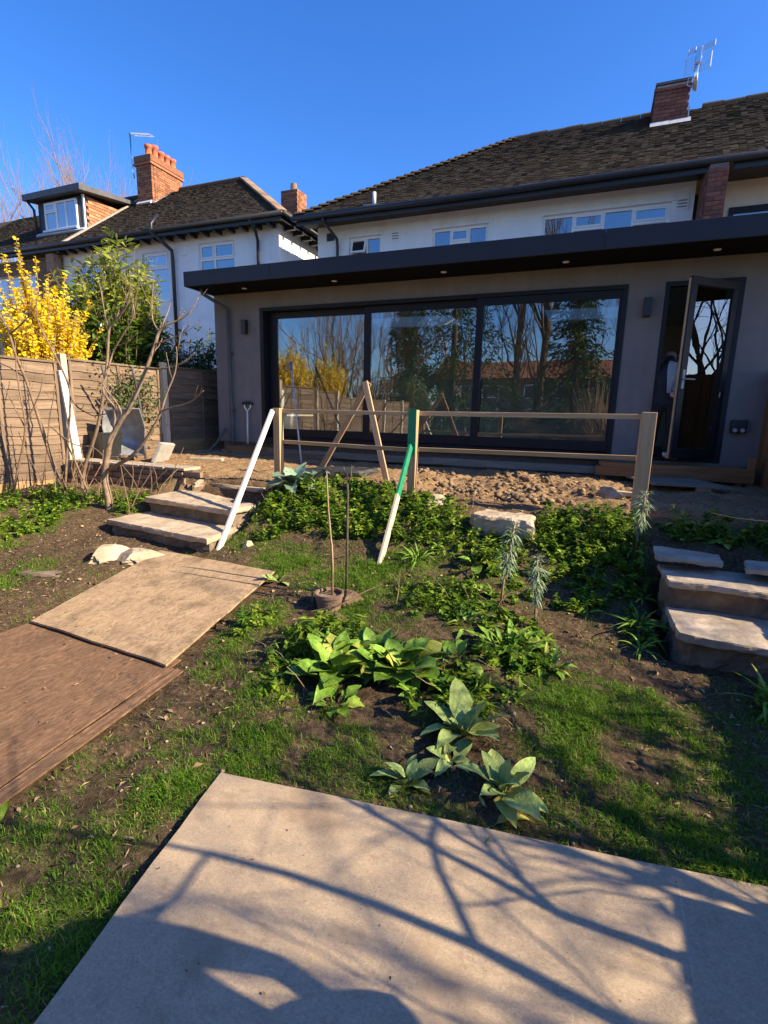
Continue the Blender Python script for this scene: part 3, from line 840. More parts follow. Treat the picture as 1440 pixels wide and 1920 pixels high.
# roof
EY, EZ, RY, RZ = 11.42, 6.06, 15.5, 8.84
upv = Vector((0, RY - EY, RZ - EZ)); SL = upv.length; upn = upv.normalized(); nrm = Vector((0, -upn.z, upn.y))
XL, XR = -7.02, 9.0
hipx = lambda s: XL + (RX - XL) * s / SL
RX = -2.63
mb = MB()
mb.add([(XL, EY, EZ), (XR, EY, EZ), (XR, RY, RZ), (RX, RY, RZ)], [(0, 1, 2, 3)])
mb.add([(XL, EY, EZ), (RX, RY, RZ), (RX, RY + .1, RZ), (XL, 19.6, EZ)], [(0, 1, 2, 3)])
mb.add([(RX, RY + .1, RZ), (XR, RY + .1, RZ), (XR, 19.6, EZ), (XL, 19.6, EZ)], [(0, 1, 2, 3)])
roof = mb.build('roof', MAT['roof'], house)
mb = MB(); tile_field(mb, (0, EY - .02, EZ - .01), upn, nrm, SL, lambda s: (hipx(s) + .02, XR))
tag(mb.build('roof_tiles', MAT['roof'], roof), kind='stuff')
a = Vector((XL, EY, EZ)); b = Vector((RX, RY, RZ)); n = 30
hd = (b - a).normalized()
mb = MB(); mb.beam(-hd * .13, hd * .13, .22, .03, (0, 0, 1)); me_hip = mb.mesh('hip_tile'); me_hip.materials.append(MAT['roof'])
for k in range(n):
    p = a.lerp(b, (k + .5) / n) + Vector((0, 0, .055))
    o = child('hip_tile', me_hip, roof, p + Vector((rng.uniform(-.01, .01), rng.uniform(-.01, .01), 0)), None)
    ax = hd.cross(Vector((0, 0, 1))).normalized()
    o.rotation_euler = Matrix.Rotation(-.22, 3, ax).to_euler()
mb = MB(); mb.tube([(-.22, 0, 0), (.21, 0, 0)], [.115, .12], 10); me_ridge = mb.mesh('ridge_tile', smooth=False); me_ridge.materials.append(MAT['roof'])
x = RX
while x < 6:
    if not (.55 < x < 1.55): child('ridge_tile', me_ridge, roof, (x + .2, RY + .03, RZ - .005 + rng.uniform(-.012, .012)), (0, rng.uniform(-.015, .015), 0))
    x += .44
# eaves: gutter, boards
mb = MB(); mb.box(-6.98, 1.50, EY + .04, HY - .002, 5.985, 6.0); mb.box(-6.98, 1.50, EY + .0, EY + .035, 5.88, 6.03)
mb.box(1.90, XR, EY + .0, EY + .035, 5.88, 6.03); mb.box(1.90, XR, EY + .04, 12.6, 5.985, 6.0)
mb.build('eaves_board', MAT['black'], house)
mb = MB(); mb.tube([(-7.05, EY - .06, 6.02), (-3, EY - .06, 6.0), (1.56, EY - .06, 6.03), (XR, EY - .06, 6.05)], .062, 10); mb.build('gutter', MAT['black'], house, smooth=True)
mb = MB(); mb.tube([(-6.23, EY - .06, 5.98), (-6.23, EY - .05, 5.90), (-6.15, HY - .08, 5.66), (-6.14, HY - .07, 5.5), (-6.14, HY - .07, 3.7)], .036, 8); mb.build('downpipe', MAT['black'], house, smooth=True)
vp = MB(); vp.tube([(-5.02, 11.55, 6.12), (-5.02, 11.55, 6.42)], .045, 10); vp.build('vent_pipe', MAT['lead'], house, smooth=True)
MB().box(-5.28, -4.76, 11.52, 11.66, 6.16, 6.175).build('flashing', MAT['lead'], house)
# party wall buttress of brick
fin = MB().box(1.49, 1.76, 11.05, 12.0, 3.6, 5.86).build('party_wall', MAT['mortar_dark'], house)
brick_face(fin, 1.48, 1.77, 11.04, 4.30, 5.86, 'x', -1, 'brick_red')
brick_face(fin, 11.15, 12.0, 1.48, 4.30, 5.86, 'y', -1, 'brick_red')
# chimney
cx0, cx1, cy0, cy1 = .66, 1.36, 14.5, 15.4
ch = MB().box(cx0 + .015, cx1 - .015, cy0 + .015, cy1, 7.6, 8.98).build('chimney', MAT['mortar'], house)
brick_face(ch, cx0, cx1, cy0, 8.10, 8.86, 'x', -1, 'brick_red')
brick_face(ch, cy0 + .11, cy1, cx0, 8.10, 8.86, 'y', -1, 'brick_red')
brick_face(ch, cx0 - .03, cx1 + .03, cy0 - .02, 8.855, 8.99, 'x', -1, 'brick_red')
brick_face(ch, cy0 + .08, cy1, cx0 - .02, 8.855, 8.99, 'y', -1, 'brick_red')
MB().box(cx0 - .01, cx1 + .01, cy0, cy1, 9.0, 9.05).build('chimney_cap', MAT['mortar_dark'], ch)
zb = EZ + (cy0 - EY) * (RZ - EZ) / (RY - EY)
mb = MB(); mb.add([(cx0 - .05, cy0 - .10, zb - .035), (cx1 + .07, cy0 - .10, zb - .035), (cx1 + .07, cy0 - .012, zb + .085), (cx0 - .05, cy0 - .012, zb + .085)], [(0, 1, 2, 3)])
mb.box(cx1 + .005, cx1 + .03, cy0 - .02, cy0 + .35, zb + .05, zb + .3)
mb.build('flashing', MAT['lead'], ch)

# the attached neighbour to the right
nb = thing('neighbour_house', 'cream rendered neighbour wall with a dark framed window, right of the brick buttress', 'house', (4, 12.3, .7))
NWIN = (2.05, 4.2, 4.5, 5.52)
mb = MB(); wall_holes(mb, 1.78, 9.0, .6, 6.0, 12.25, 12.5, [NWIN]); clean(mb.build('wall', MAT['cream'], nb))
mb = MB(); frame_rect(mb, NWIN[0], NWIN[1], NWIN[2], NWIN[3], 12.22, 12.32, .08, .08, .10, .08); mb.box(3.05, 3.13, 12.22, 12.32, NWIN[2] + .08, NWIN[3] - .1)
fr = mb.build('window', MAT['anthracite'], nb)
for a, b in ((2.13, 3.05), (3.13, 4.12)):
    MB().box(a, b, 12.26, 12.266, NWIN[2] + .08, NWIN[3] - .1).build('pane', MAT['glass'], fr)
mb = MB()
for k in range(16): mb.box(2.13, 4.1, 12.34, 12.36, 5.38 - k * .055, 5.42 - k * .055)
mb.build('blind', MAT['upvc'], nb)

# television aerial on the right chimney
an = thing('television_aerial', 'grid television aerial on a bright pole strapped to the brick chimney', 'aerial', (1.43, 14.42, 8.7))
mb = MB(); mb.tube([(1.43, 14.42, 8.72), (1.43, 14.42, 9.52)], .042, 10); mb.build('pole', MAT['alu'], an, smooth=True)
mb = MB(); mb.tube([(1.43, 14.42, 8.82), (1.34, 14.40, 8.80), (1.27, 14.43, 8.86), (1.29, 14.43, 8.98), (1.43, 14.42, 8.99)], .012, 6); mb.build('bracket', MAT['lead'], an, smooth=True)
for (x0, x1, z0, z1, yy, dz) in ((1.20, 1.38, 9.04, 9.34, 14.40, .04), (1.49, 1.68, 9.06, 9.36, 14.40, .06), (1.23, 1.36, 9.42, 9.53, 14.40, .03), (1.49, 1.72, 9.44, 9.55, 14.40, .08)):
    mb = MB()
    mb.tube([(x0, yy, z0), (x0, yy, z1)], .010, 5); mb.tube([(x1, yy, z0 + dz), (x1, yy, z1 + dz)], .012, 5)
    for k in range(7):
        t = k / 6
        mb.tube([(x0, yy, z0 + (z1 - z0) * t), (x1, yy, z0 + dz + (z1 - z0) * t)], .004, 4)
    mb.build('reflector_grid', MAT['lead'], an)
mb = MB(); mb.box(1.38, 1.48, 14.34, 14.39, 9.22, 9.5); mb.build('dipole_box', MAT['alu'], an, bevel=.01)

# ------------------------------------------------------------------ left neighbouring house
lh = thing('left_house', 'white and brown brick neighbouring house with orange chimney pots, beyond the garden fence', 'house', (-13, 12, .7))
LY = 12.0
lw = [(-10.46, -9.25, 4.7, 5.97, [(.42, 't'), (.58, 't')]), (-12.5, -11.55, 4.6, 5.90, [(1, 't')]), (-15.35, -13.7, 4.35, 5.78, [(.33, 't'), (.67, 'f')])]
mb = MB(); wall_holes(mb, -15.75, -7.85, .6, 6.22, LY, LY + .3, [w[:4] for w in lw]); clean(mb.build('wall', MAT['render_white'], lh))
MB().box(-8.15, -7.85, LY + .3, 18, .6, 6.22).build('gable_wall', MAT['render_white'], lh)
bw = (-19.2, -17.0, 4.2, 5.65, [(.3, 't'), (.4, 'f'), (.3, 't')])
mb = MB(); wall_holes(mb, -24, -15.76, .6, 6.12, LY - .04, LY + .25, [bw[:4]]); clean(mb.build('brick_wall', MAT['mortar'], lh))
mb = MB(); brick_face(lh, -17.0, -15.76, LY - .045, 2.8, 6.1, 'x', -1, '', joined=mb); brick_face(lh, -21, -19.2, LY - .045, 2.8, 6.1, 'x', -1, '', joined=mb)
brick_face(lh, -19.2, -17.0, LY - .045, 5.7, 6.1, 'x', -1, '', joined=mb)
tag(mb.build('brickwork', MAT['brick_brown'], lh), kind='stuff')
mb = MB(); mb.box(-16.05, -15.72, LY - .35, LY - .1, 5.6, 6.1); mb.box(-16.02, -15.75, LY - .25, LY - .1, 5.3, 5.6); mb.build('corbel', MAT['brick_brown'], lh)
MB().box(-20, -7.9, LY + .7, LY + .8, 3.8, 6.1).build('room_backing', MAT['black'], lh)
for w in lw: window(lh, *w[:4], LY + .05, w[4], MAT['glass_curtain'] if w[0] < -11 else MAT['glass_window'])
window(lh, *bw[:4], LY + .0, bw[4], MAT['glass_curtain'])
lE, lEZ, lR, lRZ = 11.62, 6.30, 15.0, 8.80
lu = Vector((0, lR - lE, lRZ - lEZ)); lSL = lu.length; lun = lu.normalized(); lnr = Vector((0, -lun.z, lun.y))
lXR, lRX = -7.5, -11.1
lhip = lambda s: lXR + (lRX - lXR) * s / lSL
mb = MB()
mb.add([(-24, lE, lEZ), (lXR, lE, lEZ), (lRX, lR, lRZ), (-24, lR, lRZ)], [(0, 1, 2, 3)])
mb.add([(lXR, lE, lEZ), (lXR, 18.4, lEZ), (lRX, lR + .05, lRZ), (lRX, lR, lRZ)], [(0, 1, 2, 3)])
mb.add([(-24, lR + .05, lRZ), (lRX, lR + .05, lRZ), (lXR, 18.4, lEZ), (-24, 18.4, lEZ)], [(0, 1, 2, 3)])
lroof = mb.build('roof', MAT['roof'], lh)
mb = MB(); tile_field(mb, (0, lE - .02, lEZ - .01), lun, lnr, lSL, lambda s: (-22, lhip(s) - .02))
tag(mb.build('roof_tiles', MAT['roof'], lroof), kind='stuff')
hd2 = (Vector((lRX, lR, lRZ)) - Vector((lXR, lE, lEZ))).normalized()
mb = MB(); mb.beam(-hd2 * .17, hd2 * .17, .24, .05); me_h2 = mb.mesh('hip_tile'); me_h2.materials.append(MAT['brick_brown'])
for k in range(16): child('hip_tile', me_h2, lroof, Vector((lXR, lE, lEZ)).lerp(Vector((lRX, lR, lRZ)), (k + .5) / 16) + Vector((0, 0, .05)))
x = lRX - .2
while x > -19:
    if not -14.8 < x < -13.8: child('ridge_tile', me_ridge, lroof, (x, lR + .02, lRZ), (0, 0, 0))
    x -= .44
mb = MB(); mb.beam(Vector((-15.2, lE, lEZ + .05)), Vector((-15.2, lR, lRZ + .05)), .12, .06, lnr); mb.build('party_line', MAT['mortar'], lroof)
mb = MB(); mb.box(-22, lXR - .02, lE - .03, lE + .01, 6.14, 6.30); mb.box(-22, lXR - .02, lE + .02, LY - .05, 6.235, 6.25); mb.box(lXR - .06, lXR - .02, lE + .011, 18.3, 6.16, 6.30); mb.build('eaves_board', MAT['black'], lh)
mb = MB(); mb.tube([(-22, lE - .08, 6.28), (-7.44, lE - .08, 6.28)], .06, 8); mb.build('gutter', MAT['black'], lh, smooth=True)
mb = MB(); mb.tube([(-7.44, lE - .08, 6.28), (-7.44, 18, 6.28)], .06, 8); mb.build('gutter', MAT['black'], lh, smooth=True)
mb = MB().box(-.04, .04, -.30, 0, -.06, .05); me_rt = mb.mesh('rafter_tail'); me_rt.materials.append(MAT['black'])
for k in range(19): child('rafter_tail', me_rt, lh, (-15.5 + k * .42, LY - .05, 6.15))
me_rt2 = me_rt
for k in range(12): child('rafter_tail', me_rt2, lh, (-7.80, LY + .2 + k * .42, 6.15), (0, 0, PI / 2))
mb = MB(); mb.tube([(-11.62, lE + .15, 6.75), (-11.62, lE - .1, 6.45), (-11.62, lE - .10, 6.25), (-11.3, LY - .09, 5.85), (-11.3, LY - .08, 5.6), (-11.3, LY - .08, 2.8)], .05, 8); mb.build('soil_pipe', MAT['black'], lh, smooth=True)
mb = MB(); mb.tube([(-8.42, lE - .08, 6.26), (-8.42, LY - .2, 6.02), (-8.45, LY - .07, 5.85), (-8.45, LY - .07, 3)], .04, 8); mb.build('downpipe', MAT['black'], lh, smooth=True)
MB().box(-11.05, -10.85, LY - .02, LY - .001, 5.72, 5.92).build('air_brick', MAT['render_white'], lh)
# chimney stacks
ch = MB().box(-14.72, -14.11, 14.15, 15.5, 7.9, 9.55).build('chimney', MAT['mortar_dark'], lh)
mb = MB()
brick_face(ch, -14.74, -14.09, 14.13, 8.0, 9.5, 'x', -1, '', joined=mb); brick_face(ch, 14.24, 15.5, -14.09, 8.0, 9.5, 'y', 1, '', joined=mb)
mb.box(-14.80, -14.04, 14.07, 15.56, 9.34, 9.41); mb.box(-14.78, -14.05, 14.09, 15.54, 9.44, 9.62)
tag(mb.build('brickwork', MAT['brick_orange'], ch), kind='stuff')
for k, yy in enumerate((14.32, 14.58, 14.84, 15.10, 15.36)):
    mb = MB(); zz = 9.63; hh = .36 if k != 1 else .44
    mb.tube([(-14.35, yy, zz), (-14.35, yy, zz + .05), (-14.35, yy, zz + .06), (-14.35, yy, zz + hh - .1), (-14.35, yy, zz + hh - .08), (-14.35, yy, zz + hh)], [.125, .125, .105, .098, .125, .13], 14)
    mb.build('chimney_pot', MAT['terracotta'], ch, smooth=True)
mb = MB(); mb.beam((-14.12, 14.1, 8.22), (-14.74, 14.1, 8.22), .16, .05, (0, -1, 1)); mb.beam((-14.05, 14.12, 8.16), (-14.05, 15.0, 8.80), .14, .04); mb.build('flashing', MAT['lead'], ch)
c2 = MB().box(-10.98, -10.34, 17.0, 17.6, 7.0, 9.2).build('chimney', MAT['mortar_dark'], lh)
mb = MB(); brick_face(c2, -11.0, -10.32, 16.98, 7.4, 9.2, 'x', -1, '', joined=mb); brick_face(c2, 17.09, 17.6, -10.32, 7.4, 9.2, 'y', 1, '', joined=mb)
tag(mb.build('brickwork', MAT['brick_orange'], c2), kind='stuff')
MB().tube([(-10.66, 17.3, 9.2), (-10.66, 17.3, 9.5)], [.13, .11], 10).build('chimney_pot', MAT['pot'], c2)
# dormer
dm = MB().box(-17.35, -15.35, 12.5, 14.3, 6.85, 7.98).build('dormer', MAT['black'], lh)
window(dm, -17.0, -15.55, 7.08, 7.90, 12.44, [(.36, 't'), (.32, 'f'), (.32, 'f')], MAT['glass_curtain'], .05)
mb = MB(); mb.add([(-17.65, 12.2, 7.97), (-15.05, 12.2, 8.0), (-15.05, 14.4, 8.28), (-17.65, 14.4, 8.25), (-17.65, 12.2, 8.15), (-15.05, 12.2, 8.18), (-15.05, 14.4, 8.38), (-17.65, 14.4, 8.35)],
  [(0, 3, 2, 1), (4, 5, 6, 7), (0, 1, 5, 4), (1, 2, 6, 5), (2, 3, 7, 6), (3, 0, 4, 7)]); mb.build('dormer_roof', MAT['darkgrey'], dm)
mb = MB()
for k in range(11):
    z0 = 6.95 + k * .095; ya = 12.62; yb = lE + (z0 + .09 - lEZ) / (lRZ - lEZ) * (lR - lE)
    for j in range(int((yb - ya) / .17) + 1):
        q0 = ya + j * .17 + (.085 if k % 2 else 0); q1 = min(q0 + .166, yb)
        if q1 > q0 + .02: mb.add([(-15.345 + .028, q0, z0), (-15.345 + .028, q1, z0), (-15.345 + .005, q1, z0 + .1), (-15.345 + .005, q0, z0 + .1), (-15.345, q0, z0), (-15.345, q1, z0)], [(0, 1, 2, 3), (4, 5, 1, 0)])
tag(mb.build('hung_tiles', MAT['hung_tile'], dm), kind='stuff')
MB().beam((-15.34, 12.53, 6.9), (-15.34, 12.53, 8.0), .1, .05, (0, 1, 0)).build('corner_board', MAT['upvc'], dm)
mb = MB(); mb.beam((-17.4, 12.42, 6.98), (-15.2, 12.42, 6.98), .12, .05, (0, -1, 1)); mb.build('flashing', MAT['lead'], dm)
mb = MB(); mb.tube([(-17.5, 12.25, 7.98), (-17.42, 12.4, 7.75), (-17.42, 12.45, 6.85)], .04, 8); mb.build('downpipe', MAT['black'], dm, smooth=True)
# its aerial
an2 = thing('rod_aerial', 'thin rod aerial on a tall pole beside the orange chimney pots', 'aerial', (-14.8, 14.1, 8.6))
MB().tube([(-14.80, 14.1, 9.0), (-14.86, 14.1, 9.3), (-14.88, 14.1, 10.35)], .022, 8).build('pole', MAT['alu'], an2, smooth=True)
mb = MB(); mb.tube([(-14.88, 14.1, 10.30), (-13.95, 14.1, 10.12)], .012, 6)
for k in range(12):
    x = -14.75 + k * .07; z = 10.28 - k * .0135; mb.tube([(x, 13.98, z), (x, 14.22, z)], .005, 4)
mb.build('boom', MAT['lead'], an2)

# ------------------------------------------------------------------ fences
def fence_panel(x, y0, y1, z0, z1, label, group, inner=1):
    t = thing('lapped_fence', label, 'fence', (x, (y0 + y1) / 2, z0), group)
    n = int((z1 - z0 - .3) / .125)
    MB().beam((x, y0, z0 + .13), (x, y1, z0 + .13), .03, .28, nseg=4, jit=.002).build('gravel_board', MAT['gravelboard'], t, bevel=.003)
    for k in range(n + 1):
        zz = z0 + .27 + k * (z1 - z0 - .42) / n
        mb = MB(); tilt = .014 * inner
        nseg = 10; vs = []; fs = []; uv = []; ou, ov = rng.uniform(0, 60), rng.uniform(0, 60)
        ph = rng.uniform(0, 9)
        for i in range(nseg + 1):
            yy = y0 + .03 + (y1 - y0 - .06) * i / nseg
            wv = .010 * math.sin(ph + i * 1.1) + rng.uniform(-.006, .006)
            zb_ = zz - .012 + wv; zt_ = zz + .140
            vs += [(x + tilt + .008, yy, zb_), (x + tilt - .004, yy, zb_), (x - tilt * .2 - .004, yy, zt_), (x - tilt * .2 + .004, yy, zt_)]
        for i in range(nseg):
            a = i * 4; u0 = (y1 - y0) * i / nseg; u1 = (y1 - y0) * (i + 1) / nseg
            for j in range(4):
                j2 = (j + 1) % 4
                fs.append((a + j, a + j2, a + 4 + j2, a + 4 + j)); c0 = .05 * j
                uv.append([(ou + u0, ov + c0), (ou + u0, ov + c0 + (.15 if j % 2 else .01)), (ou + u1, ov + c0 + (.15 if j % 2 else .01)), (ou + u1, ov + c0)])
        mb.add(vs, fs, uv)
        mb.build('board', MAT['weathered'], t)
    for yy in (y0 + .06, (y0 + y1) / 2, y1 - .06):
        MB().beam((x + .024 * inner, yy, z0 + .18), (x + .024 * inner, yy, z1 - .02), .04, .02, (1, 0, 0)).build('batten', MAT['weathered'], t)
    MB().beam((x, y0, z1), (x, y1, z1), .06, .03).build('capping', MAT['weathered'], t, bevel=.003)
    return t
def fence_post(x, y, z0, z1, label, m='timber_pale', group='posts of the left garden fence'):
    o = MB().beam((x, y, z0), (x, y, z1), .09, .09, (0, 1, 0)).build('fence_post', MAT[m], None, (x, y, z0), bevel=.006)
    tag(o, label, 'post', group)
FX = -7.0
edges = [(-9.2, -7.4), (-7.3, -5.5), (-5.4, -3.6), (-3.5, -1.7), (-1.6, .2), (.3, 2.1), (2.2, 3.32), (3.42, 5.10), (5.2, 6.93), (7.05, 8.85), (8.95, 10.75)]
flabel = {7: 'lapped fence panel under the yellow forsythia at the left edge', 8: 'lapped fence panel with climber behind the wheelbarrow', 9: 'shaded lapped fence panel in the gap beside the extension wall'}
for i, (a, b) in enumerate(edges):
    zg = gz(-6.95, (a + b) / 2); top = 2.08 + .06 * max(0, i - 6) + (0 if i > 5 else -.12)
    lab = flabel.get(i, 'lapped fence panel ' + ['far behind the viewer beside the bare saplings', 'beside the conifer behind the viewer', 'facing the clipped evergreen behind the viewer', 'left of the viewer behind the brown ply sheet', 'level with the viewer on the left side', 'level with the pale sheet on the left side', 'short, just left of the frame beside the suckers', '', '', '', 'behind the extension corner, farthest of the row'][i])
    fence_panel(FX, a, b, min(zg, gz(-6.95, a), gz(-6.95, b)) - .03, top, lab, 'left garden fence panels')
    plab = {7: 'pale fence post left of the forsythia panel', 8: 'pale fence post between forsythia and climber panels', 9: 'pale fence post at the start of the shaded panel', 10: 'fence post behind the extension corner'}.get(i, 'fence post ' + ['at the far end of the row behind the viewer', 'beside the conifer behind the viewer', 'beside the clipped evergreen behind the viewer', 'behind the viewer on the left', 'level with the viewer on the left', 'level with the pale sheet on the left', 'just left of the frame', '', '', '', ''][i])
    fence_post(FX + .02, a - .05, zg - .1, top + .06, plab)
# a slanted prop board on the left fence
o = MB().beam((-6.90, 5.22, .62), (-6.93, 5.10, 2.03), .10, .03, (1, 0, 0)).build('prop_board', MAT['white_paint_wood'], None, (-6.9, 5.2, .6)); tag(o, 'pale painted board leaning on the left fence between two panels', 'board')

# right boundary fence
RXF = 1.97
def close_board(y0, y1, z1, label):
    z0 = min(gz(RXF - .05, y0), gz(RXF - .05, y1)) - .05
    t = thing('closeboard_fence', label, 'fence', (RXF, (y0 + y1) / 2, z0), 'right boundary fence')
    y = y0; k = 0
    mats = MAT['timber_orange']
    while y < y1 - .02:
        MB().beam((RXF + (k % 2) * .014, y + .05, z0), (RXF + (k % 2) * .014, y + .05, z1 + rng.uniform(-.006, .006)), .10, .016, (1, 0, 0)).build('board', mats, t)
        y += .097; k += 1
    for zz in (z0 + .3, z1 - .25): MB().beam((RXF + .05, y0, zz), (RXF + .05, y1, zz), .05, .07).build('rail', mats, t)
close_board(7.15, 7.69, 2.16, 'tall orange closeboard fence at the right end of the extension')
close_board(3.9, 7.15, 1.62, 'lower closeboard fence beside the right steps')
close_board(1.7, 3.9, .85, 'low closeboard fence beside the lower lawn')
close_board(-1.5, 1.7, 1.02, 'low closeboard fence beside the pale sheet')

# ------------------------------------------------------------------ sheets laid on the ground
def sheet(name, label, pts, t, mat, off=.012, sub=6, cat='board'):
    """thin board following four corner points (x,y), tilted like the ground below it"""
    zs = [float(base_z(*p)) + off for p in pts]
    c = (sum(p[0] for p in pts) / 4, sum(p[1] for p in pts) / 4, sum(zs) / 4)
    n = sub; top = []; bm_ = []
    for i in range(n + 1):
        for j in range(n + 1):
            u, v = i / n, j / n
            x = (pts[0][0] * (1 - u) + pts[1][0] * u) * (1 - v) + (pts[3][0] * (1 - u) + pts[2][0] * u) * v
            y = (pts[0][1] * (1 - u) + pts[1][1] * u) * (1 - v) + (pts[3][1] * (1 - u) + pts[2][1] * u) * v
            z = (zs[0] * (1 - u) + zs[1] * u) * (1 - v) + (zs[3] * (1 - u) + zs[2] * u) * v
            edge = i in (0, n) or j in (0, n)
            top.append((x + (rng.uniform(-.004, .004) if edge else 0), y + (rng.uniform(-.004, .004) if edge else 0), z + t + rng.uniform(-.002, .003)))
    bot = [(x, y, z - t) for x, y, z in top]
    m = n + 1; F = []
    for i in range(n):
        for j in range(n):
            a = i * m + j; F.append((a, a + m, a + m + 1, a + 1)); F.append(tuple(q + m * m for q in (a, a + 1, a + m + 1, a + m)))
    for i in range(n):
        for (a, b) in ((i, i + 1), (n * m + i + 1, n * m + i), (((i + 1) * m), i * m), (i * m + n, (i + 1) * m + n)):
            F.append((a, b, b + m * m, a + m * m))
    mb = MB(); mb.add(top + bot, F)
    o = mb.build(name, mat, None, c)
    tag(o, label, cat)
    return o
sheet('pale_sheet', 'large pale beige building sheet lying in the foreground', [(-1.00, -.25), (1.7, .35), (1.42, 1.89), (-1.335, 1.525)], .018, MAT['sheet'], .008, 12, 'sheet')
sheet('plywood_sheet', 'weathered tan plywood sheet leading to the left stone steps', [(-3.43, 2.13), (-2.15, 2.05), (-2.34, 3.43), (-3.64, 3.49)], .014, MAT['ply'], .034, 8)
sheet('brown_ply_sheet', 'dark brown plywood sheet at the left edge, lapped under the tan one', [(-3.6, .4), (-2.05, .55), (-2.15, 2.16), (-3.46, 2.24)], .010, MAT['ply_brown'], .004, 8)
sheet('wood_strip', 'narrow brown board strip along the right side of the dark plywood', [(-2.04, .6), (-1.96, .6), (-2.06, 2.08), (-2.14, 2.08)], .010, MAT['ply_brown'], .002, 4)

# ------------------------------------------------------------------ stones and steps
def rough_block(pts, z0, z1, seedv, amp=.018, sub=(8, 6, 3), round_=.02):
    """block over a quad footprint (4 points), surface broken up with noise"""
    bm = bmesh.new()
    nx, ny, nz = sub
    def P(u, v, w):
        x = (pts[0][0] * (1 - u) + pts[1][0] * u) * (1 - v) + (pts[3][0] * (1 - u) + pts[2][0] * u) * v
        y = (pts[0][1] * (1 - u) + pts[1][1] * u) * (1 - v) + (pts[3][1] * (1 - u) + pts[2][1] * u) * v
        return Vector((x, y, z0 + (z1 - z0) * w))
    vm = {}
    cen = P(.5, .5, .5)
    from mathutils import noise as mn
    def V(i, j, k):
        if (i, j, k) not in vm:
            p = P(i / nx, j / ny, k / nz)
            e = (i in (0, nx)) + (j in (0, ny)) + (k in (0, nz))
            d = (p - cen)
            if e >= 2: p = p - d.normalized() * round_ * (e - 1)
            q = p * 5 + Vector((seedv, seedv * 2.3, 0))
            nvec = mn.noise_vector(q) * amp + mn.noise_vector(q * 3) * amp * .6 + mn.noise_vector(q * 8) * amp * .4
            if k == nz: nvec.z *= .45
            vm[(i, j, k)] = bm.verts.new(p + nvec)
        return vm[(i, j, k)]
    for i in range(nx):
        for j in range(ny):
            bm.faces.new([V(i, j, nz), V(i + 1, j, nz), V(i + 1, j + 1, nz), V(i, j + 1, nz)])
            bm.faces.new([V(i, j, 0), V(i, j + 1, 0), V(i + 1, j + 1, 0), V(i + 1, j, 0)])
    for k in range(nz):
        for i in range(nx):
            bm.faces.new([V(i, 0, k), V(i + 1, 0, k), V(i + 1, 0, k + 1), V(i, 0, k + 1)])
            bm.faces.new([V(i + 1, ny, k), V(i, ny, k), V(i, ny, k + 1), V(i + 1, ny, k + 1)])
        for j in range(ny):
            bm.faces.new([V(0, j + 1, k), V(0, j, k), V(0, j, k + 1), V(0, j + 1, k + 1)])
            bm.faces.new([V(nx, j, k), V(nx, j + 1, k), V(nx, j + 1, k + 1), V(nx, j, k + 1)])
    return bm, cen
def block_obj(name, mat, parent, *a, **k):
    bm, cen = rough_block(*a, **k)
    org = worg(parent) if parent is not None else cen
    bmesh.ops.translate(bm, verts=bm.verts, vec=-Vector(org))
    me = bpy.data.meshes.new(name); bm.to_mesh(me); bm.free(); me.materials.append(mat)
    o = link(name, me, parent, None if parent is not None else cen)
    return o
ls = thing('left_stone_steps', 'two worn sandstone garden steps at the top of the plywood sheet', 'steps', (-4, 4.2, .2))
block_obj('tread', MAT['stone'], ls, [(-4.70, 3.80), (-3.18, 3.60), (-3.30, 4.22), (-4.66, 4.36)], .315, .37, 1, .013, (34, 16, 4), round_=.006)
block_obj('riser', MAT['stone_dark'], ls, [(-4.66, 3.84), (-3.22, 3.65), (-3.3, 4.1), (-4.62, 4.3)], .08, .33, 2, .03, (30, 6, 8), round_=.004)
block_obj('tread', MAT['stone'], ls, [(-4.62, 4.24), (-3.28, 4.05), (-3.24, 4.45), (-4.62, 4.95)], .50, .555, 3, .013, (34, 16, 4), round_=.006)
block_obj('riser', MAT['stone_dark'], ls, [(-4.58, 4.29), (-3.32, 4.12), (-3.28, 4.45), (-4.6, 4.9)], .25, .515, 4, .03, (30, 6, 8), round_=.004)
rs = thing('right_stone_steps', 'grey flagstone steps in shade at the right edge', 'steps', (1, 3.8, .1))
block_obj('tread', MAT['stone_grey'], rs, [(.60, 3.30), (1.95, 3.16), (1.95, 3.8), (.58, 3.78)], .245, .295, 5, .013, (34, 16, 4), round_=.006)
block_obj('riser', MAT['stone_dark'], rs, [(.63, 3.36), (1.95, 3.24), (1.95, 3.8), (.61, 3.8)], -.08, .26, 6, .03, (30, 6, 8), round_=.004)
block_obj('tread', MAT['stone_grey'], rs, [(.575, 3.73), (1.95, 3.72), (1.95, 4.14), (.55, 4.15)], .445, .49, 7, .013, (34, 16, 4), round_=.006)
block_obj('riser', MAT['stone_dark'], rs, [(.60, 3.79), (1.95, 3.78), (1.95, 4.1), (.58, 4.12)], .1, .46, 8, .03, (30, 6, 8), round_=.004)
for lab, pts in (('broken grey flagstone just above the right steps', [(.52, 4.0), (.93, 3.98), (.96, 4.26), (.53, 4.34)]), ('small grey flagstone fragment beside the right edge above the steps', [(1.04, 3.92), (1.5, 3.95), (1.5, 4.22), (1.10, 4.2)])):
    o = block_obj('flagstone', MAT['stone_grey'], None, pts, .55, .582, 9 + pts[0][0], .012, (16, 10, 2), round_=.004); tag(o, lab, 'flagstone')

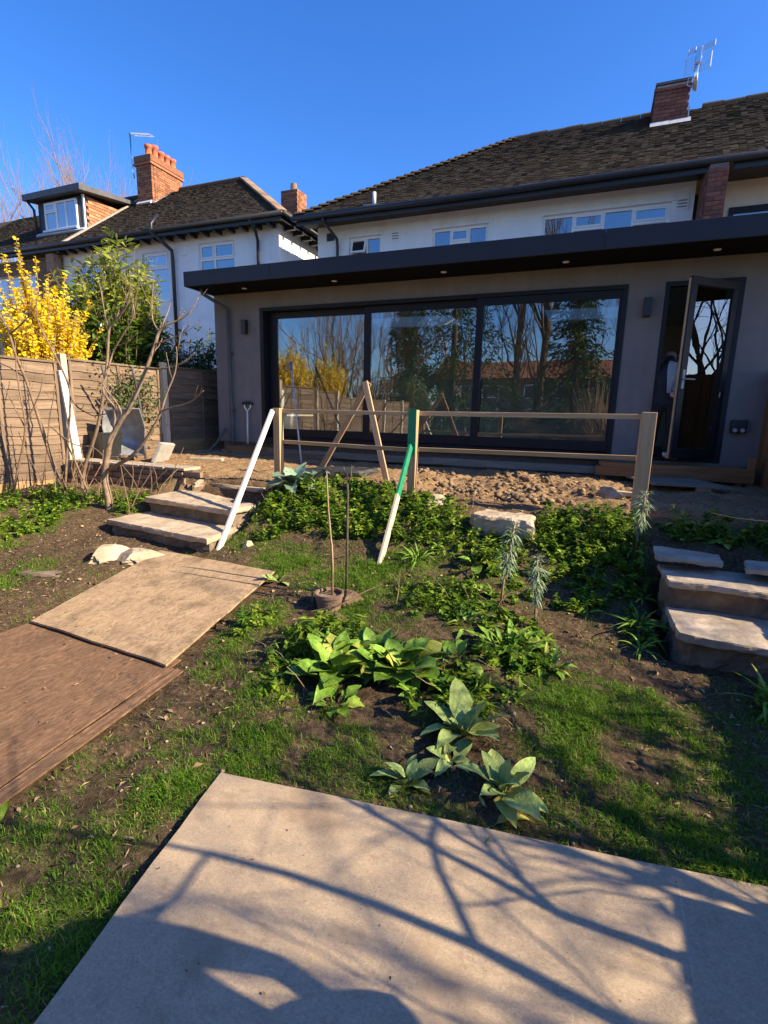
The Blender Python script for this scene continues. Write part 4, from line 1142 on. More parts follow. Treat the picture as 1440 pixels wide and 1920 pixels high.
def boulder(name, label, c, r, mat, sd, cat='stone', flat=.75):
    bm = bmesh.new(); bmesh.ops.create_icosphere(bm, subdivisions=4, radius=1)
    from mathutils import noise as mn
    for v in bm.verts:
        n = v.co.normalized()
        k = 1 + .4 * mn.noise(n * 1.5 + Vector((sd, 0, 0))) + .2 * mn.noise(n * 4 + Vector((0, sd, 0))) + .12 * mn.noise(n * 9 + Vector((0, 0, sd)))
        p = n * k
        # a few cleavage planes
        for ax in ((.8, .3, .5), (-.6, .7, .3), (.1, -.8, .55), (-.5, -.5, .7)):
            a = Vector(ax).normalized(); dd = p.dot(a) - .62
            if dd > 0: p -= a * dd * .9
        p.z = min(p.z, flat) 
        v.co = Vector((p.x * r[0], p.y * r[1], p.z * r[2]))
    me = bpy.data.meshes.new(name); bm.to_mesh(me); bm.free(); me.materials.append(mat)
    o = link(name, me, None, c); o.rotation_euler = (0, 0, sd * 1.7)
    tag(o, label, cat)
    return o
boulder('rubble_stone', 'pale angular stone left of the plywood sheet top corner', (-4.02, 3.24, .22), (.21, .13, .10), MAT['stone'], 1.0)
boulder('rubble_stone', 'flat rough stone between the angular stone and plywood sheet', (-3.70, 3.32, .21), (.24, .15, .10), MAT['stone'], 2.1)
boulder('rubble_stone', 'small pale stone right of the left steps beside the prop', (-2.93, 3.86, .28), (.06, .05, .06), MAT['stone'], 3.3)
boulder('rubble_stone', 'upright round stone beside the green fence post', (-1.36, 4.86, .66), (.12, .07, .13), MAT['stone'], 4.2)
boulder('rubble_stone', 'small stone in the dug soil near the right fence post', (.23, 5.78, .78), (.15, .09, .09), MAT['stone_grey'], 5.1)
boulder('rubble_stone', 'low stone at the foot of the brick retaining wall end', (-4.45, 5.0, .63), (.14, .10, .07), MAT['stone'], 6.6)
o = block_obj('large_stone', MAT['stone'], None, [(-.93, 4.44), (-.36, 4.38), (-.40, 4.74), (-.88, 4.78)], .50, .675, 31, .035, (16, 10, 6), round_=.012); tag(o, 'large squared pale stone in the weedy bank', 'stone')
o = block_obj('broken_slab', MAT['stone_dark'], None, [(-4.45, 2.68), (-3.98, 2.74), (-4.05, 2.98), (-4.30, 2.90)], .10, .15, 41, .01, (6, 5, 2)); tag(o, 'flat reddish slab fragment in the bare soil at left', 'slab')
o = block_obj('broken_slab', MAT['stone'], None, [(-4.3, 4.95), (-3.5, 4.86), (-3.42, 5.02), (-4.1, 5.10)], .60, .655, 43, .012, (8, 4, 2)); tag(o, 'thin broken slab behind the upper left step', 'slab')

# brick retaining wall at the left
rw = thing('retaining_wall', 'low crumbling brick retaining wall behind the bare shrub', 'wall', (-5.6, 5.1, .4))
MB().box(-6.9, -4.86, 5.06, 5.28, .2, .76).build('core', MAT['mortar_dark'], rw)
for row in range(6):
    z = .34 + row * .076
    x = -6.9 + (.11 if row % 2 else 0)
    end = -4.62 + (.06 * (3 - row))
    while x < end:
        child('brick', brick_mesh('brick_brown', rng.randrange(4)), rw, (x + .107, 5.05 + rng.uniform(-.012, .012), z), (rng.uniform(-.02, .02), 0, rng.uniform(-.05, .05)))
        x += .226
x = -6.85
while x < -4.8:
    w_ = rng.uniform(.28, .42)
    me = block_obj('coping_stone', MAT['stone_grey'], rw, [(x, 4.98), (x + w_, 4.98), (x + w_ - .01, 5.30), (x, 5.30)], .765, .80, x * 3, .008, (4, 3, 1), round_=.006)
    x += w_ + .012
for k in range(7):
    child('brick', brick_mesh('brick_brown', k % 4), rw, (-4.72 + rng.uniform(0, .35), 4.98 + rng.uniform(-.08, .1), .60 + rng.uniform(-.03, .04)), (rng.uniform(-.5, .5), rng.uniform(-.3, .3), rng.uniform(0, 3)))

# ------------------------------------------------------------------ timber guard rail
gr = thing('timber_guard_rail', 'temporary timber guard rail with three posts along the top of the bank', 'railing', (-1.5, 5.05, .7))
def post(x, y, z0, z1, m, w=.085):
    return MB().beam((x, y, z0), (x, y, z1), w, w, (0, 1, 0)).build('post', MAT[m], gr, bevel=.004)
post(-3.36, 5.06, .45, 1.575, 'timber'); pm = post(-1.70, 5.04, .4, 1.585, 'timber'); p3 = post(.455, 5.0, .35, 1.605, 'timber', .115)
tag(MB().box(-1.745, -1.66, 4.985, 4.9965, 1.13, 1.59).build('painted_face', MAT['green_paint'], gr), 'green painted upper face of the middle post')
MB().beam((-3.32, 5.09, 1.545), (-1.66, 5.075, 1.545), .03, .04).build('rail', MAT['timber'], gr, bevel=.003)
MB().beam((-1.66, 5.09, 1.55), (.40, 5.06, 1.565), .03, .045).build('rail', MAT['timber'], gr, bevel=.003)
MB().beam((-3.32, 5.10, 1.19), (-1.66, 5.09, 1.17), .035, .042).build('rail', MAT['timber'], gr, bevel=.003)
MB().beam((-1.66, 5.11, 1.18), (.40, 5.08, 1.20), .035, .042).build('rail', MAT['timber'], gr, bevel=.003)
o = MB().beam((-3.19, 3.74, .20), (-3.385, 4.985, 1.545), .055, .028, (1, 0, .2), nseg=3).build('brace', MAT['white_paint_wood'], gr, bevel=.003)
o['label'] = 'white painted brace down to the left steps'
a_, b_ = Vector((-1.575, 3.84, .22)), Vector((-1.70, 4.965, 1.22))
MB().beam(a_, a_.lerp(b_, .56), .065, .026, (1, 0, .2)).build('brace', MAT['timber_pale'], gr, bevel=.003)
o = MB().beam(a_.lerp(b_, .56), b_, .065, .026, (1, 0, .2)).build('brace_painted_end', MAT['green_paint'], gr, bevel=.003)
o['label'] = 'green painted upper end of the brace'

af = thing('timber_trestle', 'pale timber A-frame standing behind the guard rail', 'trestle', (-2.8, 6.0, .7))
MB().beam((-3.46, 6.15, .68), (-2.67, 6.08, 1.92), .075, .028, (0, 1, 0)).build('leg', MAT['timber'], af, bevel=.003)
MB().beam((-2.24, 5.72, .66), (-2.71, 6.04, 1.93), .075, .028, (0, 1, 0)).build('leg', MAT['timber'], af, bevel=.003)

# tools and bits against the house
o = thing('broom_handle', 'grey metal pole with blue grip leaning against the sliding doors', 'pole', (-4.18, 6.93, .72))
MB().tube([(-4.18, 6.93, .70), (-4.66, 7.43, 2.22)], .0145, 10).build('shaft', MAT['lead'], o, smooth=True)
MB().tube([(-4.655, 7.424, 2.20), (-4.69, 7.46, 2.335)], .020, 10).build('grip', MAT['blue_plastic'], o, smooth=True)
o = thing('garden_spade', 'upturned garden spade with pale shaft against the grey wall', 'spade', (-5.70, 7.6, .95))
MB().tube([(-5.70, 7.60, .95), (-5.71, 7.62, 1.25), (-5.72, 7.64, 1.53)], .017, 8).build('shaft', MAT['white_paint_wood'], o, smooth=True)
mb = MB(); mb.tube([(-5.72, 7.64, 1.52), (-5.78, 7.645, 1.59), (-5.79, 7.65, 1.64)], .012, 6); mb.tube([(-5.72, 7.64, 1.52), (-5.66, 7.645, 1.59), (-5.65, 7.65, 1.64)], .012, 6); mb.build('yoke', MAT['white_paint_wood'], o, smooth=True)
MB().tube([(-5.83, 7.65, 1.65), (-5.78, 7.65, 1.665), (-5.66, 7.65, 1.665), (-5.61, 7.65, 1.65)], [.022, .028, .028, .022], 8).build('hand_grip', MAT['black'], o, smooth=True)
mb = MB(); mb.tube([(-6.18, 7.62, 1.20), (-6.22, 7.60, 1.15), (-6.30, 7.5, .95), (-6.36, 7.35, .80), (-6.45, 7.2, .755)], .022, 8)
o = mb.build('waste_hose', MAT['darkgrey'], None, (-6.3, 7.4, .8), smooth=True); tag(o, 'short grey waste hose from the extension corner to the soil', 'hose')
# dark sheet bundle on the soil
bm, cen = rough_block([(-3.55, 5.72), (-2.72, 5.95), (-2.62, 6.42), (-3.45, 6.32)], .70, .80, 3.7, .03, (10, 6, 3), round_=.02)
bmesh.ops.translate(bm, verts=bm.verts, vec=-cen); me = bpy.data.meshes.new('plastic_sack'); bm.to_mesh(me); bm.free(); me.materials.append(MAT['sack'])
o = link('plastic_sack', me, None, cen); tag(o, 'flat dark grey sack lying behind the A-frame foot', 'sack')
# ramp board at the doorstep
o = thing('ramp_board', 'thin grey board propped as a ramp below the timber doorstep', 'board', (1, 6.9, .75))
mb = MB(); mb.add([(.48, 7.18, .80), (.75, 6.62, .79), (1.52, 6.62, .80), (1.22, 7.18, .815), (.48, 7.18, .825), (.75, 6.62, .815), (1.52, 6.62, .825), (1.22, 7.18, .84)], [(0, 3, 2, 1), (4, 5, 6, 7), (0, 1, 5, 4), (1, 2, 6, 5), (2, 3, 7, 6), (3, 0, 4, 7)])
mb.build('deck', MAT['weathered_grey'], o)
MB().box(1.18, 1.33, 6.66, 6.76, .70, .797).build('support_block', MAT['timber_pale'], o, bevel=.004)
o = MB().beam((.25, 5.92, .765), (.62, 5.86, .765), .09, .04).build('timber_offcut', MAT['timber_pale'], None, (.4, 5.9, .76)); tag(o, 'short pale timber offcut in the soil behind the right post', 'offcut')

# wheelbarrow stood up against the fence
wb = thing('wheelbarrow', 'galvanised wheelbarrow stood on end against the left fence', 'wheelbarrow', (-6.5, 5.7, .74))
bm = bmesh.new()
# tray: open pan, its back to the viewer's right; local frame then placed
rim = [(-.24, -.34), (.24, -.34), (.29, .08), (.24, .36), (-.24, .36), (-.29, .08)]
bot = [(-.17, -.22), (.17, -.22), (.2, .08), (.16, .22), (-.16, .22), (-.2, .08)]
rv = [bm.verts.new((x, y, .0)) for x, y in rim]; bv = [bm.verts.new((x, y, -.24)) for x, y in bot]
for i in range(6): bm.faces.new([rv[i], rv[(i + 1) % 6], bv[(i + 1) % 6], bv[i]])
bm.faces.new(bv)
bmesh.ops.subdivide_edges(bm, edges=bm.edges[:], cuts=2, use_grid_fill=True)
Mt = Matrix.Translation((-6.45, 5.64, 1.17)) @ Matrix.Rotation(math.radians(35), 4, 'Z') @ Matrix.Rotation(math.radians(98), 4, 'X')
bmesh.ops.transform(bm, verts=bm.verts, matrix=Mt)
bmesh.ops.translate(bm, verts=bm.verts, vec=-worg(wb))
me = bpy.data.meshes.new('tray'); bm.to_mesh(me); bm.free(); me.materials.append(MAT['steel'])
me.polygons.foreach_set('use_smooth', [True] * len(me.polygons))
o = link('tray', me, wb); sd = o.modifiers.new('thick', 'SOLIDIFY'); sd.thickness = .006
for sx in (-.2, .2):
    pts = [Mt @ Vector((sx, y, z)) for y, z in ((-.75, -.30), (-.3, -.27), (.3, -.27), (.75, -.10), (.95, -.02))]
    MB().tube(pts, .017, 8).build('handle', MAT['darkgrey'], wb, smooth=True)
wc = Mt @ Vector((0, -.55, -.30)); ax = (Mt.to_3x3() @ Vector((1, 0, 0))).normalized()
ring = []
e1 = ax.orthogonal().normalized(); e2 = ax.cross(e1)
mb = MB()
N = 20
for i in range(N):
    a0 = 2 * PI * i / N; a1 = 2 * PI * (i + 1) / N
    mb.tube([wc + (e1 * math.cos(a0) + e2 * math.sin(a0)) * .15, wc + (e1 * math.cos(a1) + e2 * math.sin(a1)) * .15], .045, 8, cap=False)
wh = mb.build('wheel', MAT['black'], wb, smooth=True)
MB().tube([wc - ax * .04, wc + ax * .04], .11, 16).build('hub', MAT['steel'], wh)
o = thing('black_crate', 'black plastic tub beside the upended wheelbarrow', 'tub', (-6.72, 5.5, .76))
mb = MB(); q = [(-6.90, 5.40), (-6.58, 5.36), (-6.54, 5.68), (-6.88, 5.72)]; cq = (-6.72, 5.54)
q2 = [(cq[0] + (x - cq[0]) * .82, cq[1] + (y - cq[1]) * .82) for x, y in q]
mb.add([(x, y, .75) for x, y in q2] + [(x, y, 1.16) for x, y in q] + [(cq[0] + (x - cq[0]) * .9, cq[1] + (y - cq[1]) * .9, 1.16) for x, y in q] + [(x, y, .78) for x, y in q2],
  [(3, 2, 1, 0)] + [(i, (i + 1) % 4, 4 + (i + 1) % 4, 4 + i) for i in range(4)] + [(4 + i, 4 + (i + 1) % 4, 8 + (i + 1) % 4, 8 + i) for i in range(4)] + [(8 + i, 8 + (i + 1) % 4, 12 + (i + 1) % 4, 12 + i) for i in range(4)] + [(12, 13, 14, 15)])
mb.build('shell', MAT['black'], o, bevel=.008)
mb = MB(); mb.tube([(q[i][0], q[i][1], 1.165) for i in (0, 1, 2, 3, 0)], .014, 6); mb.build('rim', MAT['black'], o)
o = MB().beam((-6.10, 5.93, .72), (-5.98, 6.0, 1.02), .42, .06, (1, .3, -.4)).build('concrete_block', MAT['concrete'], None, (-6.05, 5.95, .74), bevel=.01); tag(o, 'grey concrete block tilted against the wheelbarrow', 'block')
o = MB().beam((-5.9, 6.35, .76), (-5.35, 6.5, .76), .10, .06).build('sandstone_lump', MAT['stone'], None, (-5.6, 6.4, .74), bevel=.02); tag(o, 'yellowish long stone on the soil near the shaded fence', 'stone')

# pots with whips
pt = thing('sapling_pot', 'dusty plastic pot with bare sapling whip', 'pot', (-1.65, 3.12, .10))
mb = MB(); N = 18
prof = [(.075, .06), (.10, .20), (.107, .20), (.107, .225), (.095, .225), (.092, .205)]
for i in range(len(prof) - 1):
    (r0, z0), (r1, z1) = prof[i], prof[i + 1]
    vs = [(-1.65 + r0 * math.cos(2 * PI * k / N), 3.10 + r0 * math.sin(2 * PI * k / N), .04 + z0) for k in range(N)] + [(-1.65 + r1 * math.cos(2 * PI * k / N), 3.10 + r1 * math.sin(2 * PI * k / N), .04 + z1) for k in range(N)]
    mb.add(vs, [(k, (k + 1) % N, N + (k + 1) % N, N + k) for k in range(N)])
mb.build('shell', MAT['pot'], pt, smooth=True)
MB().tube([(-1.65, 3.10, .18), (-1.65, 3.10, .235)], [.09, .088], 14).build('compost', MAT['clod'], pt)
mb = MB(); mb.tube([(-1.655, 3.16, .20), (-1.665, 3.17, .55), (-1.70, 3.18, .85), (-1.715, 3.18, 1.13)], [.010, .009, .007, .004], 6); mb.tube([(-1.64, 3.13, .2), (-1.643, 3.14, .45), (-1.655, 3.15, .62)], [.009, .008, .006], 6); mb.build('stem', MAT['cane'], pt, smooth=True)
mb = MB(); mb.tube([(-1.80, 3.12, .10), (-1.81, 3.13, .24), (-1.77, 3.14, .28), (-1.73, 3.13, .24)], .007, 5); mb.build('wire_loop', MAT['cane'], pt)
rb = boulder('sapling_rootball', 'brown root ball with a tall bare sapling behind the pot', (-1.55, 3.25, .17), (.10, .10, .10), MAT['clod'], 2.0, 'sapling')
mb = MB(); mb.tube([(-1.60, 3.28, .15), (-1.602, 3.29, .6), (-1.605, 3.3, .95), (-1.61, 3.30, 1.12)], [.011, .010, .009, .007], 6)
mb.tube([(-1.605, 3.30, 1.04), (-1.58, 3.30, 1.10), (-1.575, 3.30, 1.17)], [.006, .005, .004], 5); mb.tube([(-1.608, 3.30, 1.07), (-1.635, 3.3, 1.12), (-1.64, 3.3, 1.16)], [.006, .005, .004], 5)
me = mb.mesh('stem', (-1.55, 3.25, .17), True); me.materials.append(MAT['bark_dark']); st = link('stem', me, rb); st.rotation_euler = (0, 0, -rb.rotation_euler.z)
boulder('root_clump', 'small dry root clump in front of the sapling pot', (-1.50, 2.95, .14), (.075, .06, .06), MAT['clod'], 5.5, 'clump')
mb = MB(); mb.tube([(-1.9, 2.95, .12), (-1.7, 2.93, .17), (-1.52, 3.0, .22), (-1.38, 3.15, .30), (-1.30, 3.25, .33)], [.006, .006, .005, .004, .003], 5)
o = mb.build('dead_twig', MAT['twig'], None, (-1.6, 3, .15)); tag(o, 'thin dead twig lying across the sapling pot', 'twig')

# ------------------------------------------------------------------ low vegetation
def in_quad(x, y, q, grow=0.0):
    q = np.array(q, float); c = q.mean(0); q = c + (q - c) * (1 + grow)
    r = np.ones(len(x), bool)
    for i in range(4):
        a, b = q[i], q[(i + 1) % 4]
        r &= ((b[0] - a[0]) * (y - a[1]) - (b[1] - a[1]) * (x - a[0])) > 0
    return r
QUADS = [[(-1.00, -.25), (1.7, .35), (1.42, 1.89), (-1.335, 1.525)], [(-3.43, 2.13), (-2.15, 2.05), (-2.34, 3.43), (-3.64, 3.49)], [(-3.6, .4), (-1.96, .55), (-2.06, 2.10), (-3.46, 2.24)],
  [(-4.70, 3.75), (-3.2, 3.6), (-3.25, 4.9), (-4.66, 4.95)], [(.56, 3.25), (2, 3.15), (2, 4.15), (.55, 4.15)], [(.52, 4.0), (.93, 3.98), (.96, 4.26), (.53, 4.34)], [(1.04, 3.92), (1.5, 3.95), (1.5, 4.22), (1.10, 4.2)],
  [(-.93, 4.44), (-.38, 4.38), (-.40, 4.74), (-.88, 4.78)]]
def free(x, y):
    r = np.ones(len(x), bool)
    for q in QUADS: r &= ~in_quad(x, y, q)
    return r
def sample_blobs(blobs, per_m2, rg, sharp=1.6):
    xs, ys, ds = [], [], []
    for (x, y, rx, ry, d) in blobs:
        n = int(PI * rx * ry * per_m2 * d)
        r = np.sqrt(rg.random(n)) * sharp ** .5; a = rg.uniform(0, 2 * PI, n)
        xs.append(x + rx * r * np.cos(a)); ys.append(y + ry * r * np.sin(a)); ds.append(1 - .6 * np.minimum(r, 1))
    x, y, d = map(np.concatenate, (xs, ys, ds))
    keep = (.6 * vnoise(x, y, 4.5, 6) + .4 * vnoise(x, y, 13, 7)) > rg.uniform(.22, .68, len(x))
    keep &= free(x, y)
    return x[keep], y[keep], d[keep]
def make_grass():
    rg = np.random.default_rng(21)
    x, y, d = sample_blobs(GRASS, 3600, rg)
    ux = rg.uniform(-5.2, 1.4, 3200); uy = rg.uniform(.6, 4.9, 3200)
    k = free(ux, uy) & (vnoise(ux, uy, 2.2, 8) > .45)
    x = np.concatenate([x, ux[k]]); y = np.concatenate([y, uy[k]]); d = np.concatenate([d, np.full(k.sum(), .45)])
    n = 11
    X = np.repeat(x, n) + rg.normal(0, .022, len(x) * n); Y = np.repeat(y, n) + rg.normal(0, .022, len(x) * n); Dn = np.repeat(d, n)
    k = free(X, Y); X, Y, Dn = X[k], Y[k], Dn[k]
    P = np.stack([X, Y, ground_z(X, Y) - .004], 1)
    a = rg.uniform(0, 2 * PI, len(X)); D = np.stack([np.cos(a), np.sin(a), 0 * a], 1)
    L = rg.uniform(.010, .05, len(X)) * (.5 + .7 * Dn) * (.5 + vnoise(X, Y, 6, 31))
    V, F = blade_arrays(P, D, L, rg.uniform(.0018, .0038, len(X)), rg.uniform(.2, 1.3, len(X)))
    tag(np_mesh('grass', V, F, MAT['grass']), 'short patchy green grass over the bare soil', 'grass', kind='stuff')
make_grass()
def make_weeds():
    rg = np.random.default_rng(31)
    for name, mat, per, lab, seed in (('leafy_weeds', 'weed', 400, 'bright leafy weeds covering the bank', 1), ('dark_leafy_weeds', 'weed_dark', 180, 'darker low weeds between the bright ones', 2)):
        x, y, d = sample_blobs(WEEDS, per, rg, 1.25)
        parts = []
        H = rg.uniform(.02, .17, len(x)) ** 1.0 * (.5 + .7 * d) * np.where(y > 4, .95, .75) * (.45 + 1.1 * vnoise(x, y, 3.5, 9))
        for (nl, kind) in ((16, 0),):
            N = len(x) * nl
            t = rg.random(N) ** .7
            X = np.repeat(x, nl); Y = np.repeat(y, nl); Hh = np.repeat(H, nl)
            ln = np.repeat(rg.normal(0, .25, (len(x), 2)), nl, 0)
            P = np.stack([X + ln[:, 0] * Hh * t, Y + ln[:, 1] * Hh * t, ground_z(X, Y) + Hh * t], 1)
            D = rdir(N, rg, -.15, .75)
            sz = np.repeat(rg.uniform(.7, 1.5, len(x)), nl)
            narrow = np.repeat(rg.random(len(x)) < .4, nl)
            L = sz * np.where(narrow, .055, .042) * rg.uniform(.6, 1.2, N)
            Wd = L * np.where(narrow, .22, .62)
            P = P - D * L[:, None] * .15
            parts.append(leaf_arrays(P, D, L, Wd, .18, .25, .35, rg))
        V, F = join_arrays(parts)
        tag(np_mesh(name, V, F, MAT[mat]), lab, 'weeds', kind='stuff')
make_weeds()
def make_litter():
    rg = np.random.default_rng(41)
    n = 52000
    x = rg.uniform(-6.8, 1.7, n); y = rg.uniform(.5, 7.2, n)
    k = free(x, y) & (vnoise(x, y, 2.5, 12) > rg.uniform(.15, .7, n)); x, y = x[k], y[k]; n = len(x)
    P = np.stack([x, y, ground_z(x, y) + .004], 1)
    D = rdir(n, rg, -.05, .25); L = .010 + .045 * rg.random(n) ** 1.8
    Wd = L * rg.choice([.09, .16, .5], n, p=[.5, .32, .18])
    V, F = leaf_arrays(P, D, L, Wd, .3, rg.uniform(-.2, .3, (n, 1)), .5, rg)
    # a few fallen bits on the boards
    m = 150
    bx = rg.uniform(-3.5, -2.2, m); by = rg.uniform(.7, 3.4, m)
    bz = base_z(bx, by) + .062
    V2, F2 = leaf_arrays(np.stack([bx, by, bz], 1), rdir(m, rg, -.02, .1), rg.uniform(.012, .035, m), rg.uniform(.004, .012, m), .2, .0, .2, rg)
    V, F = join_arrays([(V, F), (V2, F2)])
    tag(np_mesh('leaf_litter', V, F, MAT['litter']), 'dry brown leaf litter and straw on the soil', 'litter', kind='stuff')
make_litter()
def lumps(name, x, y, r, mat, label, cat, rg, sink=.3):
    """small irregular stones or clods, one octahedron-based lump each"""
    base = np.array([[1, 0, 0], [-1, 0, 0], [0, 1, 0], [0, -1, 0], [0, 0, 1], [0, 0, -1], [.6, .6, .55], [-.6, .6, .5], [-.6, -.6, .55], [.6, -.6, .5]], float)
    F0 = np.array([[0, 6, 4], [6, 2, 4], [2, 7, 4], [7, 1, 4], [1, 8, 4], [8, 3, 4], [3, 9, 4], [9, 0, 4], [0, 2, 6], [2, 1, 7], [1, 3, 8], [3, 0, 9], [2, 0, 5], [1, 2, 5], [3, 1, 5], [0, 3, 5]])
    n = len(x)
    V = base[None] * (1 + rg.uniform(-.35, .35, (n, 10, 1)))
    a = rg.uniform(0, 2 * PI, n); c, s = np.cos(a), np.sin(a)
    V = V * np.stack([r * rg.uniform(.8, 1.3, n), r * rg.uniform(.7, 1.1, n), r * rg.uniform(.5, .9, n)], 1)[:, None]
    V = np.stack([V[..., 0] * c[:, None] - V[..., 1] * s[:, None], V[..., 0] * s[:, None] + V[..., 1] * c[:, None], V[..., 2]], -1)
    V += np.stack([x, y, ground_z(x, y) + r * sink], 1)[:, None]
    F = (np.arange(n) * 10)[:, None, None] + F0[None]
    return tag(np_mesh(name, V.reshape(-1, 3), F.reshape(-1, 3), mat), label, cat, kind='stuff')
rg = np.random.default_rng(51)
n = 6000
x = rg.uniform(-2.2, .55, n); y = 5.2 + rg.random(n) ** 1.1 * 1.7
k = vnoise(x, y, 2.4, 15) > rg.uniform(.25, .75, n); x, y = x[k], y[k]
lumps('soil_clods', x, y, .004 + .05 * rg.random(len(x)) ** 8, MAT['clod'], 'crumbly dug clods of dry soil behind the guard rail', 'soil', rg, .15)
n = 3000
x = rg.uniform(-6.8, 1.8, n); y = rg.uniform(.6, 7.4, n); k = free(x, y); x, y = x[k], y[k]
lumps('gravel_bits', x, y, .002 + .011 * rg.random(len(x)) ** 4, MAT['pebble'], 'scattered small stones over the bare soil', 'pebbles', rg, .3)

# ------------------------------------------------------------------ rosette plants with single leaves
def leaf_mesh(name, mat, wid=.4, droop=.8, cup=.25, rows=8, wave=.02, shape=.8, stalk=.12, tipw=.05):
    mb = MB(); V = []; cols = 5
    x = z = 0; ang = 0
    for i in range(rows + 1):
        t = i / rows
        if t < stalk: w = .035
        else:
            q = (t - stalk) / (1 - stalk); w = max(wid * math.sin(PI * min(1, q ** shape * .985 + .015)) ** .75, .012)
        if i:
            ang = -droop * t ** 1.4
            x += math.cos(ang) / rows; z += math.sin(ang) / rows
        for c in range(cols):
            s = (c / (cols - 1) - .5) * w
            V.append((x, s, z + cup * abs(s) ** 1.2 * (1.2 if c not in (0, 4) else 1) + (wave * math.sin(i * 2.1 + c) if c in (0, 4) else 0)))
    Fs = []
    for i in range(rows):
        for c in range(cols - 1):
            a = i * cols + c; Fs.append((a, a + cols, a + cols + 1, a + 1))
    mb.add(V, Fs); me = mb.mesh(name, smooth=True); me.materials.append(mat)
    return me
LEAF = {}
for key, mat, kw in (('mullein', 'mullein', dict(wid=.46, droop=.7, cup=.35, wave=.015)), ('broad', 'bigleaf', dict(wid=.52, droop=.95, cup=.3, wave=.025, stalk=.3)), ('lance', 'bigleaf', dict(wid=.22, droop=1.0, cup=.35, stalk=.1)),
                     ('cabbage', 'cabbage', dict(wid=.5, droop=.8, cup=.3, wave=.05)), ('strap', 'bigleaf', dict(wid=.07, droop=1.5, cup=.4, stalk=.0, wave=0))):
    LEAF[key] = [leaf_mesh('leaf', MAT[mat], **{**kw, 'droop': kw['droop'] * f, 'wave': kw['wave'] * g}) for f, g in ((1, 1), (.6, 1.4), (1.4, .7))] if 'wave' in kw else [leaf_mesh('leaf', MAT[mat], **{**kw, 'droop': kw['droop'] * f}) for f in (1, .6, 1.4)]
def rosette(name, label, x, y, n, key, l0, l1, e0, e1, seed, group=None, cat='plant', sp=.02, dz=0):
    r = random.Random(seed)
    t = thing(name, label, cat, (x, y, gz(x, y) + dz), group)
    for k in range(n):
        f = k / max(n - 1, 1)
        az = k * 2.39996 + r.uniform(-.4, .4); el = e0 + (e1 - e0) * f + r.uniform(-.15, .15); L = l0 + (l1 - l0) * (1 - abs(2 * f - .7)) + r.uniform(-.15, .15) * l0
        o = child('leaf', LEAF[key][r.randrange(3)], t, Vector((x + sp * math.cos(az) * r.random(), y + sp * math.sin(az) * r.random(), gz(x, y) + dz)))
        o.rotation_euler = (r.uniform(-.6, .6), -el, az); o.scale = (L * r.uniform(.7, 1.1), L * r.uniform(.65, 1.15), L * r.uniform(.7, 1.3))
    return t
rosette('mullein_rosette', 'small pale grey-green felted rosette nearest the edge of the pale sheet', -.585, 1.80, 12, 'mullein', .12, .16, .3, 1.3, 1, 'felted rosettes')
rosette('mullein_rosette', 'large grey-green felted rosette in the middle of the lower bed', -.44, 2.17, 17, 'mullein', .19, .26, .35, 1.35, 2, 'felted rosettes')
rosette('mullein_rosette', 'upright felted rosette with broad leaves near the sheet edge, right of the small one', -.20, 1.86, 13, 'mullein', .17, .23, .4, 1.35, 3, 'felted rosettes')
rosette('mullein_rosette', 'drooping felted leaves touching the edge of the pale sheet', -.22, 1.72, 4, 'mullein', .15, .19, -.05, .5, 4, 'felted rosettes')
rosette('mullein_rosette', 'half hidden felted rosette left of the upright one', -.44, 1.98, 6, 'mullein', .13, .18, .2, .9, 14, 'felted rosettes')
rosette('broad_leaf_clump', 'tall bright green broad-leaved clump at the left of the bed', -1.22, 2.36, 26, 'broad', .21, .29, .55, 1.45, 5, 'broad-leaved clumps', sp=.08)
rosette('broad_leaf_clump', 'low pale broad leaves in front of the tall bright clump', -1.10, 2.14, 12, 'broad', .13, .17, .2, 1.0, 6, 'broad-leaved clumps', sp=.06)
rosette('broad_leaf_clump', 'wide glossy dark clump in the centre of the bed', -.88, 2.55, 40, 'broad', .21, .28, .4, 1.4, 7, 'broad-leaved clumps', sp=.12)
rosette('broad_leaf_clump', 'glossy clump to the right of the wide central clump', -.62, 2.72, 18, 'broad', .14, .19, .3, 1.3, 8, 'broad-leaved clumps', sp=.08)
rosette('broad_leaf_clump', 'upright fresh green clump between the tall bright clump and the wide central one', -1.05, 2.58, 22, 'broad', .19, .26, .55, 1.45, 41, 'broad-leaved clumps', sp=.09)
rosette('lance_leaf_clump', 'tall narrow-leaved dock behind the bright broad-leaved clump', -1.32, 2.55, 18, 'lance', .2, .27, .6, 1.5, 42, 'narrow-leaved clumps', sp=.07)
rosette('lance_leaf_clump', 'low narrow-leaved clump right below the wide central clump', -.72, 2.40, 16, 'lance', .15, .2, .3, 1.2, 43, 'narrow-leaved clumps', sp=.07)
rosette('lance_leaf_clump', 'narrow-leaved clump at the right end of the bed beside bare soil', -.12, 2.92, 20, 'lance', .13, .18, .3, 1.3, 44, 'narrow-leaved clumps', sp=.08)
rosette('lance_leaf_clump', 'dense upright clump of narrow green leaves beneath the spurges', -.34, 3.02, 34, 'lance', .18, .25, .35, 1.45, 9, 'narrow-leaved clumps', sp=.12)
rosette('lance_leaf_clump', 'narrow-leaved clump left of the dense upright one', -.66, 3.22, 20, 'lance', .14, .19, .3, 1.2, 10, 'narrow-leaved clumps', sp=.1)
rosette('broad_leaf_clump', 'pale green broad-leaved seedling on the bank left of the spurges', -.78, 4.02, 9, 'broad', .17, .21, .3, 1.3, 11, 'broad-leaved clumps', sp=.03)
rosette('giant_mullein', 'big silver-green felted rosette beside the left guard rail post', -3.0, 4.80, 18, 'cabbage', .34, .42, .2, 1.3, 12, cat='plant', dz=.06)
